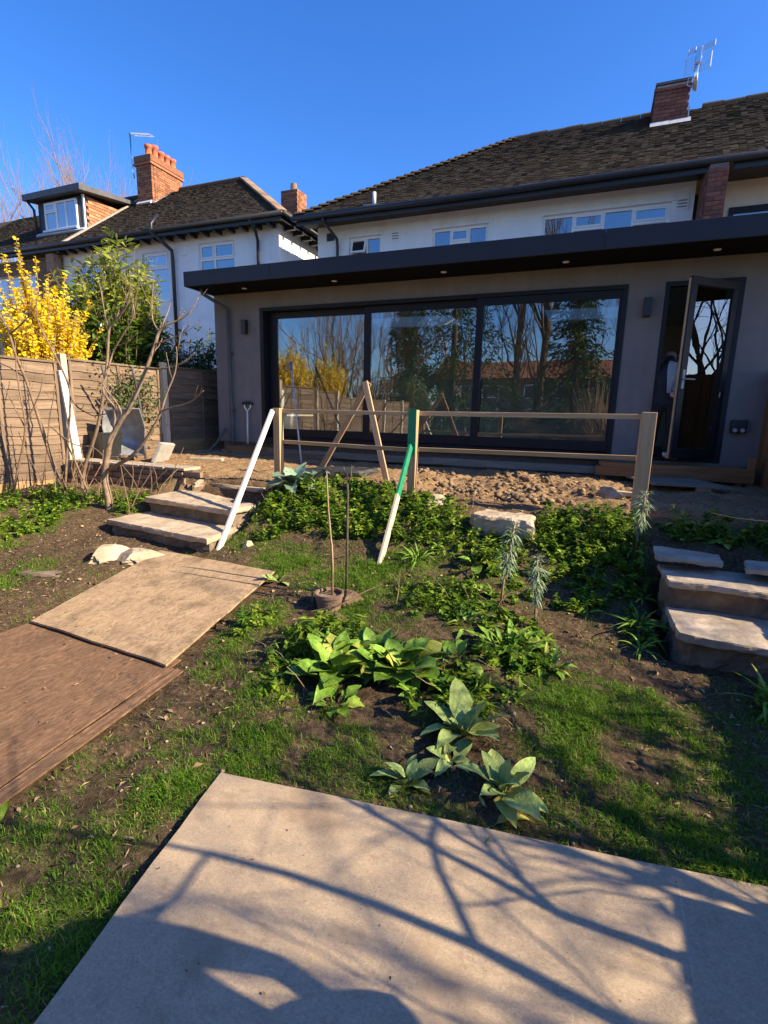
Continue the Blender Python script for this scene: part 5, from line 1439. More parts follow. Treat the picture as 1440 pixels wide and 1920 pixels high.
rosette('strap_leaf_tuft', 'strappy green tuft at the left foot of the right steps', .43, 3.72, 22, 'strap', .22, .30, .5, 1.4, 13, 'strappy tufts')
rosette('strap_leaf_tuft', 'smaller strappy tuft in the soil before the right steps', .42, 3.38, 18, 'strap', .15, .2, .3, 1.3, 15, 'strappy tufts')
rosette('strap_leaf_tuft', 'strappy tuft at the right edge below the flagstone steps', 1.02, 3.02, 24, 'strap', .22, .30, .4, 1.4, 16, 'strappy tufts')
rosette('strap_leaf_tuft', 'light green grass tuft on the bank right of the green brace', -1.28, 4.0, 40, 'strap', .16, .24, .6, 1.5, 17, 'strappy tufts', sp=.06)
rosette('broad_leaf_clump', 'single grey-green leaves at the right corner of the plywood sheet', -2.27, 3.38, 4, 'mullein', .15, .2, .2, .8, 18, 'broad-leaved clumps')
rosette('broad_leaf_clump', 'lone fallen green leaves in the soil at lower left', -1.92, .98, 3, 'lance', .14, .18, .0, .3, 19, 'broad-leaved clumps')
rr = random.Random(77)
yw = []
for k in range(34):   # more young plants in the bed and bank
    bx, by, rx, ry, d = WEEDS[rr.randrange(26)]
    x, y = bx + rr.uniform(-rx, rx), by + rr.uniform(-ry, ry)
    if free(np.array([x]), np.array([y]))[0]: yw.append((x, y, rr.choice(['lance', 'lance', 'broad']), rr.randrange(9, 16), 100 + k))
yw.sort()
ORD = ['first', 'second', 'third', 'fourth', 'fifth', 'sixth', 'seventh', 'eighth', 'ninth', 'tenth', 'eleventh', 'twelfth', 'thirteenth', 'fourteenth', 'fifteenth', 'sixteenth', 'seventeenth', 'eighteenth', 'nineteenth', 'twentieth']
cnt = {}
for (x, y, key, n_, sd_) in yw:
    where = 'on the bank' if y > 3.6 else 'in the lower bed'
    nm = 'narrow-leaved' if key == 'lance' else 'round-leaved'
    cnt[(nm, where)] = cnt.get((nm, where), 0) + 1
    rosette('young_weed', nm + ' young weed ' + where + ', ' + ORD[min(cnt[(nm, where)] - 1, 19)] + ' from the left', x, y, n_, key, .07, .13, .2, 1.3, sd_, 'young weeds of the bed', cat='weed', sp=.03)

# glaucous spurges
def spurge(label, x, y, h, lean, seed):
    r = np.random.default_rng(seed)
    z0 = gz(x, y)
    t = thing('spurge', label, 'plant', (x, y, z0), 'grey spurges')
    pts = [Vector((x + lean[0] * u ** 1.5, y + lean[1] * u ** 1.5, z0 + h * u)) for u in (0, .25, .5, .75, 1)]
    MB().tube(pts, [.009, .009, .008, .008, .006], 6).build('stem', MAT['cane'], t, smooth=True)
    n = 150
    u = r.uniform(.30, 1.0, n) ** .8
    P = np.stack([x + lean[0] * u ** 1.5, y + lean[1] * u ** 1.5, z0 + h * u], 1)
    a = np.arange(n) * 2.4 + r.normal(0, .2, n)
    el = np.where(u > .9, .55, .0 - 1.1 * (1 - u)) + r.normal(0, .32, n)
    D = np.stack([np.cos(a) * np.cos(el), np.sin(a) * np.cos(el), np.sin(el)], 1)
    L = .07 + .05 * r.random(n); L = np.where(u > .93, .06, L)
    V, F = leaf_arrays(P, D, L, .0095, .3, .45, .25, r)
    tag(np_mesh('foliage', V, F, MAT['spurge'], t), kind='stuff')
spurge('tall grey-green spurge spire left of the pair on the bank', -.50, 3.62, .62, (.06, .02), 1)
spurge('shorter grey-green spurge drooping, right of the pair on the bank', -.24, 3.48, .47, (-.02, .03), 2)
spurge('silvery spurge in front of the right guard rail post', .42, 4.45, .50, (.03, .0), 3)

# ------------------------------------------------------------------ woody plants
def stems_thing(name, label, cat, stems, mat, group=None, twigs=2, seed=0, tl=.28):
    r = random.Random(seed)
    b = stems[0][0]; t = thing(name, label, cat, b[:3], group)
    for k, st in enumerate(stems):
        # smooth the hand-laid points
        P = [Vector(p[:3]) for p in st]; R_ = [p[3] * .84 for p in st]; Q = []; QR = []
        for i in range(len(P) - 1):
            p0 = P[max(i - 1, 0)]; p1 = P[i]; p2 = P[i + 1]; p3 = P[min(i + 2, len(P) - 1)]
            for u in (0, .33, .66):
                Q.append(.5 * ((2 * p1) + (p2 - p0) * u + (2 * p0 - 5 * p1 + 4 * p2 - p3) * u * u + (3 * p1 - p0 - 3 * p2 + p3) * u ** 3)); QR.append(R_[i] + (R_[i + 1] - R_[i]) * u)
        Q.append(P[-1]); QR.append(R_[-1])
        mb = MB(); mb.tube(Q, QR, 8 if QR[0] > .02 else 6)
        for j in range(int(twigs * len(st) / 3)):
            i = r.randrange(len(Q) // 3, len(Q)); d = (Q[i] - Q[i - 1]).normalized()
            d2 = (d + Vector((r.uniform(-1, 1), r.uniform(-1, 1), r.uniform(-.3, .9))) * .9).normalized(); L = tl * r.uniform(.4, 1.1)
            p = Q[i]; tp = [p]
            for s in range(3):
                d2 = (d2 + Vector((r.uniform(-.15, .15), r.uniform(-.15, .15), .18))).normalized(); p = p + d2 * L / 3; tp.append(p)
            rr_ = min(QR[i] * .6, .006); mb.tube(tp, [rr_, rr_ * .85, rr_ * .7, rr_ * .6], 5)
            mb.tube([tp[-1], tp[-1] + d2 * .02], [rr_ * 1.1, rr_ * .4], 5)
        mb.build('trunk' if k == 0 else 'branch', mat, t, smooth=True)
    return t
SA = [[(-5.00,4.10,0.33,0.052),(-5.01,4.10,0.55,0.046),(-5.04,4.10,0.75,0.042),(-4.99,4.10,0.96,0.040),(-4.92,4.10,1.16,0.037),(-4.87,4.12,1.26,0.034),(-4.77,4.15,1.41,0.027),(-4.62,4.20,1.64,0.025),(-4.49,4.25,1.92,0.023),(-4.39,4.30,2.18,0.021),(-4.34,4.33,2.34,0.018),(-4.24,4.35,2.41,0.014),(-4.10,4.40,2.47,0.010),(-3.98,4.42,2.55,0.008),(-3.90,4.45,2.68,0.005)],
  [(-4.95,4.10,0.86,0.030),(-4.76,4.08,0.94,0.026),(-4.55,4.05,1.03,0.024),(-4.38,4.05,1.17,0.021),(-4.24,4.05,1.32,0.017),(-4.11,4.05,1.49,0.014),(-4.04,4.08,1.69,0.011),(-3.94,4.10,1.89,0.009),(-3.90,4.10,2.04,0.006),(-3.90,4.10,2.15,0.004)],
  [(-4.08,4.05,1.52,0.011),(-3.88,4.00,1.56,0.009),(-3.71,3.98,1.59,0.007),(-3.58,3.97,1.64,0.006),(-3.45,3.95,1.72,0.004)],
  [(-4.46,4.25,1.96,0.013),(-4.16,4.20,1.95,0.010),(-3.90,4.18,2.00,0.008),(-3.82,4.18,2.04,0.006),(-3.74,4.18,2.10,0.004)],
  [(-4.37,4.30,2.21,0.011),(-4.19,4.30,2.25,0.009),(-4.07,4.30,2.28,0.007),(-3.96,4.30,2.34,0.005),(-3.89,4.30,2.39,0.003)],
  [(-4.87,4.12,1.25,0.020),(-4.86,4.15,1.51,0.018),(-5.06,4.20,1.68,0.015),(-5.10,4.22,1.76,0.012)],
  [(-4.34,4.33,2.34,0.012),(-4.44,4.35,2.46,0.009),(-4.49,4.40,2.66,0.007),(-4.46,4.40,2.80,0.005),(-4.45,4.40,2.94,0.003)],
  [(-4.75,4.15,1.42,0.014),(-4.80,4.15,1.56,0.012),(-4.98,4.15,1.74,0.010),(-5.00,4.15,1.82,0.007)]]
SB = [[(-6.17,4.65,0.40,0.032),(-6.09,4.65,0.70,0.029),(-5.96,4.65,0.95,0.027),(-5.82,4.65,1.19,0.025),(-5.71,4.65,1.43,0.023),(-5.58,4.65,1.82,0.021),(-5.50,4.65,2.13,0.019),(-5.44,4.65,2.44,0.017),(-5.36,4.65,2.52,0.013),(-5.22,4.65,2.62,0.011),(-5.12,4.65,2.71,0.008),(-5.05,4.65,2.83,0.005)],
  [(-5.50,4.65,2.01,0.014),(-5.44,4.70,2.22,0.012),(-5.26,4.70,2.41,0.011),(-5.09,4.70,2.59,0.009),(-5.08,4.70,2.70,0.007),(-5.11,4.70,2.87,0.004)],
  [(-5.44,4.65,2.42,0.012),(-5.49,4.65,2.65,0.009),(-5.52,4.65,2.89,0.007),(-5.56,4.65,3.04,0.004)],
  [(-5.09,4.70,2.59,0.008),(-5.17,4.70,2.79,0.006),(-5.24,4.70,2.94,0.004)],
  [(-5.43,4.70,2.26,0.007),(-5.27,4.70,2.29,0.005),(-5.16,4.70,2.33,0.003)]]
SC = [[(-5.99,4.30,0.34,0.034),(-6.07,4.30,0.60,0.031),(-6.17,4.30,0.88,0.029),(-6.24,4.28,1.19,0.026),(-6.29,4.25,1.50,0.023),(-6.37,4.22,1.86,0.021),(-6.47,4.20,2.12,0.019),(-6.51,4.18,2.36,0.016),(-6.55,4.15,2.52,0.012),(-6.61,4.10,2.66,0.009)],
  [(-6.51,4.18,2.36,0.013),(-6.36,4.20,2.45,0.011),(-6.19,4.20,2.54,0.009),(-6.02,4.20,2.67,0.007),(-5.99,4.20,2.78,0.005)],
  [(-6.37,4.22,1.86,0.009),(-6.59,4.20,1.98,0.007),(-6.83,4.20,2.05,0.005)],
  [(-6.02,4.32,0.50,0.018),(-5.91,4.35,1.17,0.017),(-5.82,4.35,1.55,0.016),(-5.81,4.35,1.77,0.015),(-5.95,4.35,2.05,0.013),(-6.10,4.35,2.29,0.011),(-6.23,4.35,2.51,0.008),(-6.23,4.35,2.69,0.005)],
  [(-5.80,4.35,1.66,0.013),(-5.64,4.30,1.54,0.011),(-5.48,4.28,1.48,0.010),(-5.31,4.25,1.44,0.008),(-5.05,4.20,1.47,0.006)],
  [(-5.56,4.30,0.47,0.013),(-5.77,4.30,0.91,0.012),(-5.93,4.30,1.16,0.010),(-6.04,4.30,1.24,0.006)],
  [(-6.02,4.30,1.22,0.009),(-5.74,4.30,1.09,0.008),(-5.41,4.28,1.07,0.007),(-5.21,4.25,0.98,0.005)]]
SD = [[(-6.71,4.10,0.31,0.018),(-6.61,4.12,0.62,0.017),(-6.43,4.15,1.09,0.015),(-6.36,4.15,1.35,0.014),(-6.39,4.15,1.66,0.012),(-6.41,4.15,1.97,0.010),(-6.39,4.15,2.11,0.006)],
  [(-6.38,4.15,1.29,0.010),(-6.49,4.12,1.54,0.008),(-6.61,4.10,1.79,0.007),(-6.74,4.10,1.91,0.005)],
  [(-6.37,4.15,1.29,0.009),(-6.26,4.18,1.48,0.008),(-6.11,4.20,1.70,0.007),(-6.03,4.20,1.91,0.004)],
  [(-6.64,4.30,0.34,0.012),(-6.61,4.30,0.74,0.011),(-6.62,4.30,1.01,0.010),(-6.62,4.30,1.18,0.008)],
  [(-6.64,4.40,0.34,0.010),(-6.46,4.40,0.74,0.009),(-6.29,4.40,1.35,0.008),(-6.18,4.40,1.61,0.006),(-6.11,4.40,1.84,0.004)]]
stems_thing('bare_shrub', 'thick pale forked bare shrub in front of the retaining wall', 'shrub', SA, MAT['bark'], 'bare shrubs by the left fence', 1.6, 1)
stems_thing('bare_shrub', 'slanting bare shrub stem before the wheelbarrow', 'shrub', SB, MAT['bark'], 'bare shrubs by the left fence', 1.6, 2)
stems_thing('bare_shrub', 'brown arching bare shrub in front of the forsythia panel', 'shrub', SC, MAT['twig'], 'bare shrubs by the left fence', 1.6, 3)
stems_thing('bare_shrub', 'slender bare suckers at the left edge before the fence', 'shrub', SD, MAT['twig'], 'bare shrubs by the left fence', 1.2, 4, .2)
# low tangle of suckers below the shrubs
rr = random.Random(8)
mbs = MB()
for k in range(46):
    x, y = rr.uniform(-6.8, -4.7), rr.uniform(4.0, 4.75); p = Vector((x, y, gz(x, y) - .02)); d = Vector((rr.uniform(-.5, .5), rr.uniform(-.4, .4), 1)).normalized(); L = rr.uniform(.25, .75); pts = [p]
    for s in range(4):
        d = (d + Vector((rr.uniform(-.3, .3), rr.uniform(-.2, .2), rr.uniform(-.1, .1)))).normalized(); p = p + d * L / 4; pts.append(p)
    mbs.tube(pts, [.006, .0055, .005, .004, .003], 5)
tag(mbs.build('sucker_tangle', MAT['twig']), 'low tangle of thin bare suckers below the shrubs', 'suckers', kind='stuff')

def shoot_bush(name, label, cat, shoots, leaf, per, L, Wd, mats, seed, stem_mat='bark_dark', group=None, cover=.65, el=(.1, .9), tip_z=None, roll=.5):
    """shoots: list of polylines (3 points, Vector); leaves set along each outer part"""
    r = np.random.default_rng(seed)
    b = shoots[0][0]
    t = thing(name, label, cat, (b[0], b[1], gz(b[0], b[1])), group)
    mb = MB(); A = {0: [], 1: []}
    for sh in shoots:
        mb.tube(sh, [.016, .010, .004], 5)
        p0, p1, p2 = [np.array(q) for q in sh]
        u = np.sort(1 - cover * r.random(per))
        P = (1 - u)[:, None] ** 2 * p0 + (2 * u * (1 - u))[:, None] * p1 + (u ** 2)[:, None] * p2
        ax = norm((p2 - p1)[None])[0]
        a = np.arange(per) * 2.4 + r.uniform(0, 6); e = r.uniform(*el, per)
        s1 = np.cross(ax, [.3, .2, 1.]); s1 /= np.linalg.norm(s1); s2 = np.cross(ax, s1)
        D = (np.cos(a)[:, None] * s1 + np.sin(a)[:, None] * s2) * np.cos(e)[:, None] + ax * np.sin(e)[:, None]
        k = 1 if (tip_z is not None and p2[2] > tip_z + r.normal(0, .25)) else 0
        A[k].append(leaf_arrays(P, D, L * r.uniform(.6, 1.15, per), Wd * r.uniform(.7, 1.15, per), .2, .25, roll, r))
    mb.build('stems', MAT[stem_mat], t, smooth=True)
    for k in (0, 1):
        if A[k]:
            V, F = join_arrays(A[k]); tag(np_mesh('foliage' if k == 0 else 'young_foliage', V, F, MAT[mats[k]], t), kind='stuff')
    return t
def ellipsoid_shoots(c, rad, root, n, seed, zlo=-.6, bulge=.25, spikes=()):
    r = random.Random(seed); out = []
    for k in range(n):
        z = r.uniform(zlo, 1); a = r.uniform(0, 2 * PI); h = math.sqrt(max(0, 1 - z * z)); q = r.uniform(.55, 1.0) * (1 + bulge * math.sin(3 * a + seed) * math.cos(2 * z * 3))
        tip = Vector((c[0] + rad[0] * h * math.cos(a) * q, c[1] + rad[1] * h * math.sin(a) * q, c[2] + rad[2] * z * q))
        base = Vector(root) + Vector((r.uniform(-.15, .15), r.uniform(-.15, .15), 0)); mid = base.lerp(tip, .55) + Vector((0, 0, .12 * rad[2])) 
        out.append([base, mid, tip])
    for s in spikes:
        tip = Vector(s); base = Vector(root); out.append([base.lerp(tip, .3), base.lerp(tip, .65) + Vector((0, 0, .1)), tip])
    return out
# evergreen laurel beyond the fence
sh = ellipsoid_shoots((-8.0, 7.1, 3.0), (.85, 1.15, 1.3), (-8.0, 7.1, 1.0), 520, 4, -.9, .15, [(-8.0, 7.0, 4.55), (-7.9, 7.25, 4.45), (-7.9, 6.75, 4.3), (-7.8, 6.2, 3.55), (-7.85, 6.1, 3.4), (-7.9, 7.75, 4.25), (-7.9, 7.95, 4.0), (-7.9, 7.05, 4.4), (-8.0, 6.9, 4.2)] * 2)
shoot_bush('laurel_bush', 'glossy evergreen bush with yellow-green tips rising above the fence', 'bush', sh, 0, 24, .185, .058, ('laurel', 'laurel_tip'), 5, tip_z=3.3)
sh = ellipsoid_shoots((-7.9, 8.9, 2.2), (.75, 1.2, 1.0), (-7.9, 8.8, .9), 260, 9, -.9)
shoot_bush('dark_evergreen', 'dark evergreen in shade between fence and extension wall', 'bush', sh, 0, 20, .15, .055, ('laurel', 'laurel'), 6)
# forsythias along the fence
def forsythia(label, y, seed, n, spikes, h=2.6, wy=.75):
    sh = ellipsoid_shoots((-7.75, y, h), (.55, wy, .8), (-7.8, y, .8), n, seed, -.75, .2, spikes)
    shoot_bush('forsythia', label, 'shrub', sh, 0, 74, .058, .042, ('forsythia', 'forsythia'), seed, 'twig', 'forsythias along the left fence', .62, (-.1, .9), None, 1.2)
forsythia('bright yellow forsythia above the fence at the left edge', 5.45, 3, 260, [(-7.7, 5.18, 3.85), (-7.72, 5.2, 3.6), (-7.7, 5.55, 3.35), (-7.68, 5.25, 3.3), (-7.7, 5.7, 3.3), (-7.7, 5.05, 3.3), (-7.7, 6.1, 3.0), (-7.7, 5.18, 3.75), (-7.7, 5.6, 3.45), (-7.65, 4.95, 3.55), (-7.6, 5.8, 3.5), (-7.7, 6.25, 3.2), (-7.6, 6.4, 2.9), (-7.6, 4.8, 3.2), (-7.65, 5.4, 3.65)])
forsythia('yellow forsythia just beyond the left edge, mirrored in the doors', 3.3, 7, 200, [(-7.7, 3.5, 3.5), (-7.7, 2.9, 3.4)], 2.5, .9)
forsythia('nearer yellow forsythia beside the viewer, mirrored in the doors', 1.2, 8, 200, [(-7.7, 1.5, 3.6), (-7.7, .8, 3.5)], 2.5, .9)
# climber on the fence
rg = np.random.default_rng(61)
n = 620
yy = rg.normal(6.25, .30, n); zz = rg.normal(1.68, .28, n); k = (yy < 6.9) & (yy > 5.5) & (zz > .9) & (zz < 2.3); yy, zz = yy[k], zz[k]; n = len(yy)
D = rdir(n, rg, -.6, .3); D[:, 0] = np.abs(D[:, 0]) * .6
V, F = leaf_arrays(np.stack([-6.94 + rg.random(n) * .12, yy, zz], 1), D, rg.uniform(.05, .09, n), rg.uniform(.025, .045, n), .15, .2, .5, rg)
ct = thing('fence_climber', 'grey-green climber hanging on the sunlit fence', 'climber', (-6.93, 6.25, .75))
tag(np_mesh('foliage', V, F, MAT['ivy'], ct), kind='stuff')
mb = MB()
for k in range(7):
    y0 = 6.0 + k * .08; mb.tube([(-6.93, y0, .72), (-6.94, y0 + rng.uniform(-.1, .1), 1.2), (-6.93, y0 + rng.uniform(-.25, .25), 1.7), (-6.92, y0 + rng.uniform(-.3, .3), 2.1)], .006, 5)
mb.build('stems', MAT['twig'], ct)

# ------------------------------------------------------------------ trees
def grow(mb, p, d, L, r, depth, R_, spread=.7, up=.10, kids=3, wig=.18, seg=5, shrink=.72):
    pts = [p.copy()]; rads = [r]; d = d.normalized()
    r1 = r * .62 if depth else r * .35
    for i in range(seg):
        d = (d + Vector((R_.uniform(-wig, wig), R_.uniform(-wig, wig), R_.uniform(-wig, wig) + up * (.3 + .7 * R_.random())))).normalized()
        p = p + d * (L / seg); pts.append(p.copy()); rads.append(r + (r1 - r) * (i + 1) / seg)
    mb.tube(pts, rads, 7 if r > .06 else 5 if r > .015 else 4, cap=False)
    if depth == 0: return
    for k in range(kids):
        i = seg if k == 0 else R_.randrange(max(1, seg // 3), seg + 1)
        a = R_.uniform(0, 2 * PI); o = d.orthogonal().normalized(); q = d.cross(o)
        s = spread * R_.uniform(.5, 1.2) if k else spread * .35
        nd = (d + (o * math.cos(a) + q * math.sin(a)) * math.tan(min(s, 1.3)))
        grow(mb, pts[i], nd, L * shrink * R_.uniform(.75, 1.15), min(rads[i] * (.85 if k == 0 else .62), r * .8), depth - 1, R_, spread, up, kids, wig, seg, shrink)
def bare_tree(name, label, x, y, h, r, seed, depth=5, kids=3, trunk=.3, spread=.6, up=.08, group=None, mat='bark_dark', lean=(0, 0, 1), parts=True):
    R_ = random.Random(seed); z = gz(x, y)
    t = thing(name, label, 'tree', (x, y, z), group)
    mb = MB(); d = Vector(lean).normalized(); p = Vector((x, y, z - .1)); L = h * trunk; pts = [p]; rads = [r * 1.25]
    for i in range(4):
        d = (d + Vector((R_.uniform(-.05, .05), R_.uniform(-.05, .05), 0))).normalized(); p = p + d * L / 4; pts.append(p); rads.append(r * (1 - .07 * i))
    mb.tube(pts, rads, 9); mb.build('trunk', MAT[mat], t, smooth=True)
    mb = MB()
    for k in range(kids + 1):
        a = 2 * PI * k / (kids + 1) + R_.uniform(-.4, .4); s = spread * R_.uniform(.5, 1.1)
        nd = d + Vector((math.cos(a), math.sin(a), 0)) * math.tan(s)
        grow(mb, pts[-1 if k < 2 else -2], nd, h * (1 - trunk) * .42, r * .6, depth - 1, R_, spread, up, kids, .17, 5)
    mb.build('crown', MAT[mat], t, smooth=True)
    return t
# the bare tree over the right fence whose branches shade the sheet
bare_tree('bare_tree', 'bare spreading tree right of the viewer, shading the pale sheet', 3.6, 1.35, 4.1, .07, 35, 5, 3, .33, .95, .0, None, 'bark_dark')
bare_tree('bare_tree', 'low bare multi-stemmed tree close behind the right fence', 2.75, 1.5, 3.3, .045, 57, 4, 3, .3, .8, .04)
bare_tree('bare_tree', 'taller bare tree right of the viewer, shading the brown board', 6.6, 1.7, 6.6, .09, 12, 5, 4, .34, .75, .03)
bare_tree('bare_tree', 'bare tree behind the right fence, seen mirrored in the open door', 11.5, 7.4, 8.6, .13, 23, 5, 4, .22, .75, .03)
bare_tree('bare_tree', 'second bare tree far right of the garden', 10.5, -3.5, 9.0, .2, 29, 4, 3, .3, .6, .06)
for k, (x, y, h) in enumerate(((-33, 24, 15.5), (-38, 25, 17.0), (-29.5, 24, 14.6), (-26, 25, 14.2), (-43, 26, 17), (-35.5, 28, 16))):
    bare_tree('bare_tree', ['tall bare tree behind the dormer', 'tall bare tree at the left edge behind the houses', 'bare tree behind the dormer roof, right side', 'bare tree left of the orange chimney', 'bare tree beyond the left edge', 'bare tree between the two tallest at left'][k], x, y, h, .22, 40 + k, 5, 3, .25, .5, .14, 'bare trees behind the left house', 'bark')
# trees behind the viewer, mirrored in the doors
for k, (x, y, h, r) in enumerate(((-11.8, -5, 6.5, .07), (-10.3, -6, 6.5, .08), (-8.9, -6.3, 6.8, .07), (-12.9, -3.4, 5.5, .06), (-9.7, -4.6, 5.4, .05))):
    bare_tree('bare_tree', ['bare twiggy tree behind the viewer beyond the fence end', 'bare twiggy tree left of the mirrored conifer', 'bare twiggy tree touching the mirrored conifer', 'small bare tree beside the mirrored forsythia', 'thin bare tree between the twiggy ones'][k], x, y, h, r, 60 + k, 5, 3, .2, .45, .12, 'twiggy trees behind the viewer', 'bark')
for k, (x, y, h) in enumerate(((-15, -13, 11), (-11, -15, 12), (-7.5, -17, 12.5), (.5, -15, 10.5), (-13, -9.5, 9), (3.5, -13, 10))):
    bare_tree('bare_tree', 'mirrored background bare tree, ' + ['farthest left', 'second from the left', 'behind the conifer', 'right of the ivy column', 'nearest on the left', 'farthest right'][k], x, y, h, .13, 160 + k, 6, 3, .18, .5, .12, 'background trees behind the viewer', 'bark')
def tall_tree(label, x, y, h, r, seed):
    R_ = random.Random(seed); z = gz(x, y); t = thing('tall_tree', label, 'tree', (x, y, z), 'tall trunks behind the viewer')
    pts = [Vector((x + .15 * math.sin(i * .9 + seed), y, z - .1 + h * i / 6)) for i in range(7)]
    mb = MB(); mb.tube(pts, [r * (1 - .09 * i) for i in range(7)], 10); mb.build('trunk', MAT['bark_dark'], t, smooth=True)
    mb = MB()
    for k in range(16):
        i = R_.uniform(.12, .95); p = Vector((x, y, z + h * i)); a = R_.uniform(0, 2 * PI)
        grow(mb, p, Vector((math.cos(a) * .6, math.sin(a) * .6, 1)), h * .17, r * .28, 3, R_, .5, .16, 3, .15, 4)
    mb.build('crown', MAT['bark_dark'], t, smooth=True)
tall_tree('tall straight trunk behind the viewer, left of the mirrored pair', -4.25, -16, 13, .24, 3)
tall_tree('tall straight trunk behind the viewer, right of the mirrored pair', -3.0, -16, 13, .30, 5)
def conifer(label, x, y, h, rad, seed, n=2600, mat='conifer'):
    r = np.random.default_rng(seed); z0 = gz(x, y); t = thing('conifer', label, 'tree', (x, y, z0), 'evergreens behind the viewer')
    MB().tube([(x, y, z0 - .1), (x, y, z0 + h * .95)], [h * .02, .02], 8).build('trunk', MAT['bark_dark'], t, smooth=True)
    # layered drooping boughs
    parts = []; mb = MB()
    for b in range(150):
        u = (b + r.random()) / 150; a = r.uniform(0, 2 * PI); zb = z0 + h * (.08 + .9 * u); Lb = rad * (1 - u) ** .75 * r.uniform(.7, 1.15) + .15
        m = int(110 * Lb / rad) + 20
        s = r.random(m) ** .7; wob = r.normal(0, .16, m) * Lb * s
        P = np.stack([x + math.cos(a) * Lb * s - math.sin(a) * wob, y + math.sin(a) * Lb * s + math.cos(a) * wob, zb + r.uniform(-.1, .35) * Lb * s - .35 * Lb * s ** 2 + r.normal(0, .16, m)], 1)
        D = np.stack([math.cos(a) + r.normal(0, .5, m), math.sin(a) + r.normal(0, .5, m), -.3 + r.normal(0, .35, m)], 1)
        parts.append(leaf_arrays(P, D, r.uniform(.12, .30, m), r.uniform(.04, .09, m), .1, .3, .9, r))
    V, F = join_arrays(parts); tag(np_mesh('crown', V, F, MAT[mat], t), kind='stuff')
conifer('broad dark conifer behind the viewer, mirrored in the middle pane', -6.2, -8.2, 11.5, 3.7, 3)
conifer('ivy-clad evergreen column behind the viewer, mirrored in the right pane', -.9, -10, 10.5, 2.0, 4)
conifer('smaller conifer beyond the broad one behind the viewer', -9.6, -11.5, 8.5, 2.2, 6)
sh = ellipsoid_shoots((-7.1, -5.1, 2.2), (1.0, .9, 1.0), (-7.1, -5.1, .2), 200, 14, -.8)
shoot_bush('clipped_evergreen', 'rounded green evergreen behind the viewer, mirrored in the middle pane', 'bush', sh, 0, 26, .12, .05, ('ivy', 'weed'), 15, tip_z=2.6)
sh = ellipsoid_shoots((.1, -6.2, 1.2), (1.5, .9, 1.9), (.2, -6.2, -.2), 320, 16, -.5)
shoot_bush('bramble_heap', 'tangled tan bramble heap behind the viewer, mirrored in the right pane', 'bramble', sh, 0, 9, .07, .03, ('litter', 'weed_dark'), 17, 'cane')
sh = ellipsoid_shoots((1.2, -9.5, 2.2), (1.3, 1.0, 1.8), (1.2, -9.5, -.2), 170, 18, -.8)
shoot_bush('ivy_mound', 'dark ivy mound behind the viewer beside the evergreen column', 'bush', sh, 0, 20, .14, .08, ('ivy', 'ivy'), 19)
for k, (x, y, rx, h) in enumerate(((-9.8, -7.0, 2.0, 2.6), (-3.2, -9.5, 1.3, 1.4), (-12.5, -6.5, 2.0, 2.8))):
    sh = ellipsoid_shoots((x, y, h * .6), (rx, .9, h), (x, y, -.3), 620, 70 + k, -.4)
    shoot_bush('brown_shrub', ['brown twiggy shrub left of the mirrored conifer', 'low brown shrub right of the mirrored conifer', 'brown twiggy shrub beyond the fence end'][k], 'shrub', sh, 0, 8, .08, .035, ('litter', 'weed_dark'), 80 + k, 'twig', 'brown shrubs behind the viewer')
# house far behind the viewer
fh = thing('far_house', 'red tiled house far behind the viewer, mirrored between the tall trunks', 'house', (-7, -38, -.3))
MB().box(-15, 1.5, -42, -36, -.4, 5.1).build('wall', MAT['stone_dark'], fh)  # dark stone colour stands in for the shade on this backlit wall
mb = MB(); mb.add([(-15.6, -35.5, 5.0), (2, -35.5, 5.0), (2, -39, 7.0), (-15.6, -39, 7.0)], [(3, 2, 1, 0)]); mb.add([(-15.6, -42.5, 5.0), (2, -42.5, 5.0), (2, -39, 7.0), (-15.6, -39, 7.0)], [(0, 1, 2, 3)]); mb.build('roof', MAT['brick_red'], fh)
for x in (-12.5, -9.5, -5.5, -2.5):
    for z in (1.0, 3.2):
        w_ = MB().box(x - .8, x + .8, -36.0, -35.95, z, z + 1.2).build('window', MAT['upvc'], fh); MB().box(x - .7, x + .7, -35.95, -35.93, z + .1, z + 1.1).build('pane', MAT['glass_window'], w_)
# low shrubs beyond the right fence: dappled shade on the lower lawn
sh = ellipsoid_shoots((3.0, 2.55, 1.15), (.5, 1.25, .72), (3.0, 2.5, .0), 90, 24, -.5)
shoot_bush('right_shrub', 'loose evergreen shrub beyond the low right fence', 'shrub', sh, 0, 13, .10, .045, ('laurel', 'laurel'), 25)
sh = ellipsoid_shoots((10.5, 8.2, 1.6), (1.0, 2.2, 1.3), (10.5, 8.2, .0), 150, 26, -.5)
shoot_bush('right_hedge', 'evergreen hedge beyond the tall right fence', 'hedge', sh, 0, 18, .14, .06, ('laurel', 'laurel'), 27)

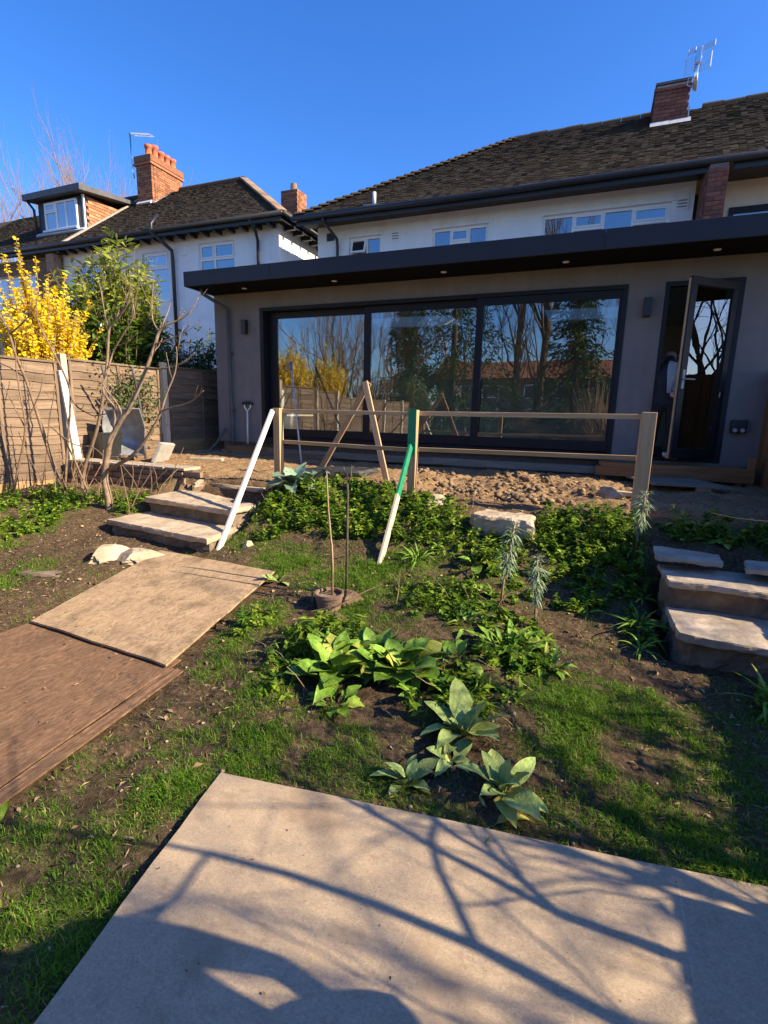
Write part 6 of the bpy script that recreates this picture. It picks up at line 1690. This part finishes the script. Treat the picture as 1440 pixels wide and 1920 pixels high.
# ------------------------------------------------------------------ people
def skin_figure(name, J, E, matfun, mats, parent=None, label=None, root='pelvis', sub=2):
    """J: joint -> (x,y,z,r); E: list of chains of joint names"""
    names = list(J); idx = {n: i for i, n in enumerate(names)}
    ed = []
    for ch in E:
        for a, b in zip(ch[:-1], ch[1:]): ed.append((idx[a], idx[b]))
    me = bpy.data.meshes.new(name); me.from_pydata([J[n][:3] for n in names], ed, [])
    o = bpy.data.objects.new(name, me); COL.objects.link(o)
    m = o.modifiers.new('skin', 'SKIN'); m.use_smooth_shade = True; m.branch_smoothing = .4
    sk = me.skin_vertices[0].data
    for n in names:
        r = J[n][3]; sk[idx[n]].radius = (r, J[n][4] if len(J[n]) > 4 else r); sk[idx[n]].use_root = (n == root)
    s = o.modifiers.new('sub', 'SUBSURF'); s.levels = sub; s.render_levels = sub
    dg = bpy.context.evaluated_depsgraph_get()
    m2 = bpy.data.meshes.new_from_object(o.evaluated_get(dg))
    bpy.data.objects.remove(o)
    m2.materials.clear()
    for q in mats: m2.materials.append(q)
    m2.name = name
    for p in m2.polygons:
        p.material_index = matfun(p.center); p.use_smooth = True
    return m2
def person(label, loc, J, E, matfun, mats, extra=()):
    t = thing('person', label, 'person', loc)
    me = skin_figure('body', J, E, matfun, mats)
    me.transform(Matrix.Translation(-Vector(loc)))
    link('body', me, t)
    return t
def hand_chains(J, E, w, d, side, palm, pre, curl=.5, scale=1.0):
    """adds palm and five fingers after wrist joint name w, pointing along d, fanned along side, curling towards palm"""
    W_ = Vector(J[w][:3]); d = Vector(d).normalized(); s = Vector(side).normalized(); pl = Vector(palm).normalized()
    k = scale
    pm = W_ + d * .05 * k; J[pre + 'palm'] = (*pm, .026 * k, .018 * k); E.append([w, pre + 'palm'])
    for i, (off, L) in enumerate(((-.030, .062), (-.010, .075), (.010, .080), (.030, .072))):
        b = W_ + d * .095 * k + s * off * k; m_ = b + (d * math.cos(curl) + pl * math.sin(curl)) * L * .5 * k; e = m_ + (d * math.cos(curl * 2.2) + pl * math.sin(curl * 2.2)) * L * .5 * k
        for q, p, r in (('a', b, .010), ('b', m_, .009), ('c', e, .007)): J[f'{pre}f{i}{q}'] = (*p, r * k)
        E.append([pre + 'palm', f'{pre}f{i}a', f'{pre}f{i}b', f'{pre}f{i}c'])
    b = W_ + d * .035 * k + s * .035 * k + pl * .01; m_ = b + (d * .6 + s * .7).normalized() * .035 * k + pl * .012; e = m_ + (d * .8 + s * .2 + pl * .5).normalized() * .03 * k
    for q, p, r in (('a', b, .012), ('b', m_, .010), ('c', e, .008)): J[f'{pre}t{q}'] = (*p, r * k)
    E.append([pre + 'palm', pre + 'ta', pre + 'tb', pre + 'tc'])

# stooping person in the doorway, back to the viewer, one hand on the door edge
px, py, fz = .87, 7.64, 1.045
J = {}
J['pelvis'] = (px - .01, py + .02, fz + .74, .135, .11)
J['waist'] = (px - .01, py + .05, fz + .90, .13, .10)
J['chest'] = (px + .0, py + .13, fz + 1.10, .165, .115)
J['neck0'] = (px + .01, py + .19, fz + 1.22, .085, .08)
J['neck'] = (px + .02, py + .25, fz + 1.27, .056)
J['head0'] = (px + .025, py + .31, fz + 1.30, .078)
J['head1'] = (px + .03, py + .37, fz + 1.335, .088)
J['head2'] = (px + .03, py + .43, fz + 1.33, .06)
for s, n in ((-1, 'l'), (1, 'r')):
    J[n + 'hip'] = (px + s * .09, py + .02, fz + .68, .095); J[n + 'knee'] = (px + s * .10, py - .02, fz + .40, .065); J[n + 'ankle'] = (px + s * .10, py + .05, fz + .08, .045); J[n + 'heel'] = (px + s * .10, py + .02, fz + .035, .04, .035)
    J[n + 'toe'] = (px + s * .12, py + .20, fz + .03, .042, .028)
J['rheel'] = (px + .05, py - .10, fz + .035, .042, .035); J['rtoe'] = (px + .22, py - .12, fz + .03, .042, .028); J['rankle'] = (px + .06, py - .05, fz + .09, .045); J['rknee'] = (px + .09, py - .03, fz + .41, .065)
J['lsh'] = (px - .15, py + .15, fz + 1.14, .07); J['lel'] = (px - .15, py + .22, fz + .88, .052); J['lwr'] = (px - .08, py + .36, fz + .78, .036)
J['rsh'] = (px + .16, py + .10, fz + 1.13, .07); J['rel'] = (px + .12, py - .09, fz + .90, .054); J['rwr'] = (px + .03, py - .22, fz + .80, .036)
E = [['pelvis', 'waist', 'chest', 'neck0', 'neck', 'head0', 'head1', 'head2'], ['pelvis', 'lhip', 'lknee', 'lankle', 'lheel', 'ltoe'], ['pelvis', 'rhip', 'rknee', 'rankle', 'rheel', 'rtoe'], ['chest', 'lsh', 'lel', 'lwr'], ['chest', 'rsh', 'rel', 'rwr']]
hand_chains(J, E, 'rwr', (.3, -.7, .0), (0, 0, 1), (.75, -.1, 0), 'r', .6)
hand_chains(J, E, 'lwr', (.3, .6, -.6), (0, 1, .3), (1, 0, 0), 'l', .5)
hw = Vector(J['rwr'][:3])
def mf(c):
    if c.z < fz + .075: return 4
    if (c - hw).length < .16 and (c.y < hw.y + .005): return 0
    if c.z > fz + 1.20 and c.y > py + .245: return 0
    if c.z > fz + .70:
        if c.z > fz + .86 and -.0 < c.x - px < .25 and c.y < py + .2 and c.z < fz + 1.25: return 2
        return 1
    return 3
per = person('person in dark jacket stooping in the open doorway, hand on the door edge', (px, py, fz), J, E, mf, [MAT['skin'], MAT['navy'], MAT['grey_cloth'], MAT['black_cloth'], MAT['shoe']])
mb = MB(); mb.tube([(px - .06, py + .36, fz + 1.33), (px - .068, py + .35, fz + 1.345)], [.018, .012], 8); mb.tube([(px + .12, py + .36, fz + 1.33), (px + .128, py + .35, fz + 1.345)], [.018, .012], 8); mb.build('ears', MAT['skin'], per, smooth=True)
mb = MB(); mb.tube([(px + .10, py + .03, fz + 1.21), (px + .13, py - .02, fz + 1.08), (px + .14, py + .0, fz + .93)], [.012, .014, .012], 6); mb.build('jacket_strap', MAT['black_cloth'], per, smooth=True)

# second person standing right of the viewer, hand on hip; only the shadow reaches the picture
qx, qy, qz = 1.16, .745, gz(1.16, .70) + .03
J = {}
J['pelvis'] = (qx, qy, qz + .95, .16, .13); J['waist'] = (qx, qy, qz + 1.12, .15, .12); J['chest'] = (qx, qy, qz + 1.40, .19, .14); J['neck0'] = (qx, qy, qz + 1.55, .09); J['neck'] = (qx, qy, qz + 1.60, .058)
J['head0'] = (qx - .02, qy, qz + 1.67, .085); J['head1'] = (qx - .02, qy, qz + 1.76, .095); J['head2'] = (qx - .01, qy, qz + 1.83, .065)
for s, n in ((-1, 'l'), (1, 'r')):
    J[n + 'hip'] = (qx, qy + s * .10, qz + .88, .105); J[n + 'knee'] = (qx - .02, qy + s * .13, qz + .48, .07); J[n + 'ankle'] = (qx, qy + s * .14, qz + .08, .048); J[n + 'heel'] = (qx + .02, qy + s * .14, qz + .03, .042); J[n + 'toe'] = (qx - .16, qy + s * .16, qz + .025, .042, .028)
    J[n + 'sh'] = (qx, qy + s * .19, qz + 1.49, .075)
J['rel'] = (qx + .02, qy + .285, qz + 1.17, .034); J['rwr'] = (qx - .02, qy + .25, qz + 1.03, .028)
J['lel'] = (qx + .03, qy - .27, qz + 1.10, .05); J['lwr'] = (qx - .08, qy - .24, qz + .86, .036)
E = [['pelvis', 'waist', 'chest', 'neck0', 'neck', 'head0', 'head1', 'head2'], ['pelvis', 'lhip', 'lknee', 'lankle', 'lheel', 'ltoe'], ['pelvis', 'rhip', 'rknee', 'rankle', 'rheel', 'rtoe'], ['chest', 'lsh', 'lel', 'lwr'], ['chest', 'rsh', 'rel', 'rwr']]
hand_chains(J, E, 'rwr', (-.3, -.7, -.4), (-1, 0, 0), (0, -1, 0), 'r', .35)
hand_chains(J, E, 'lwr', (-.2, 0, -1), (-1, 0, 0), (0, 1, 0), 'l', .45)
def mf2(c):
    if c.z < qz + .07: return 3
    if c.z > qz + 1.58: return 0
    for w in ('rwr', 'lwr'):
        v = Vector(J[w][:3])
        if (c - v).length < .17 and c.z < v.z - .01: return 0
    return 1 if c.z > qz + .90 else 2
per2 = person('person in a dark coat standing to the right of the viewer, hand on hip', (qx, qy, qz), J, E, mf2, [MAT['skin'], MAT['navy'], MAT['grey_cloth'], MAT['shoe']])
mb = MB(); mb.tube([(qx - .02, qy, qz + 1.73), (qx - .0, qy, qz + 1.79), (qx + .0, qy, qz + 1.87)], [.098, .108, .06], 12); mb.build('hair', MAT['bark_dark'], per2, smooth=True)
# jacket skirt, flaring over the hips
mb = MB(); N = 20
prof = [(1.40, .15, .20), (1.22, .16, .175), (1.10, .16, .165), (1.03, .18, .27), (.96, .20, .31), (.84, .17, .20)]
for i in range(5):
    vs = []
    for (z, rx_, ry_) in prof[i:i + 2]: vs += [(qx + rx_ * math.cos(2 * PI * k / N), qy + .02 + ry_ * math.sin(2 * PI * k / N), qz + z) for k in range(N)]
    mb.add(vs, [(k, (k + 1) % N, N + (k + 1) % N, N + k) for k in range(N)])
mb.build('coat_skirt', MAT['navy'], per2, smooth=True)

# ------------------------------------------------------------------ small finishing scatter
def dead_stems():
    r = random.Random(91); mb = MB()
    for k in range(150):
        bx, by, rx, ry, d = WEEDS[r.randrange(len(WEEDS))]
        x, y = bx + r.uniform(-1.1, 1.1) * rx, by + r.uniform(-1.1, 1.1) * ry
        if not free(np.array([x]), np.array([y]))[0]: continue
        p = Vector((x, y, gz(x, y))); dd = Vector((r.uniform(-1, 1), r.uniform(-1, 1), r.uniform(.1, 1.4))).normalized(); L = r.uniform(.08, .3); pts = [p]
        for i in range(3):
            dd = (dd + Vector((r.uniform(-.3, .3), r.uniform(-.3, .3), r.uniform(-.25, .1)))).normalized(); p = p + dd * L / 3; pts.append(p)
        mb.tube(pts, [.0028, .0024, .002, .0014], 4)
    tag(mb.build('dead_stems', MAT['cane']), 'thin dead brown stems through the weeds', 'stems', kind='stuff')
dead_stems()
def sheet_crumbs():
    rg = np.random.default_rng(71)
    n = 420
    x = rg.uniform(-1.3, 1.4, n); y = rg.uniform(.5, 1.88, n)
    q = QUADS[0]; k = in_quad(x, y, q, -.02); x, y = x[k], y[k]; n = len(x)
    P = np.stack([x, y, base_z(x, y) + .0295], 1)
    V, F = leaf_arrays(P, rdir(n, rg, 0, .08), .004 + .02 * rg.random(n) ** 5, .002 + .008 * rg.random(n) ** 4, .2, 0, .2, rg)
    tag(np_mesh('crumbs', V, F, MAT['litter']), 'tiny soil and leaf crumbs on the pale sheet', 'crumbs', kind='stuff')
sheet_crumbs()
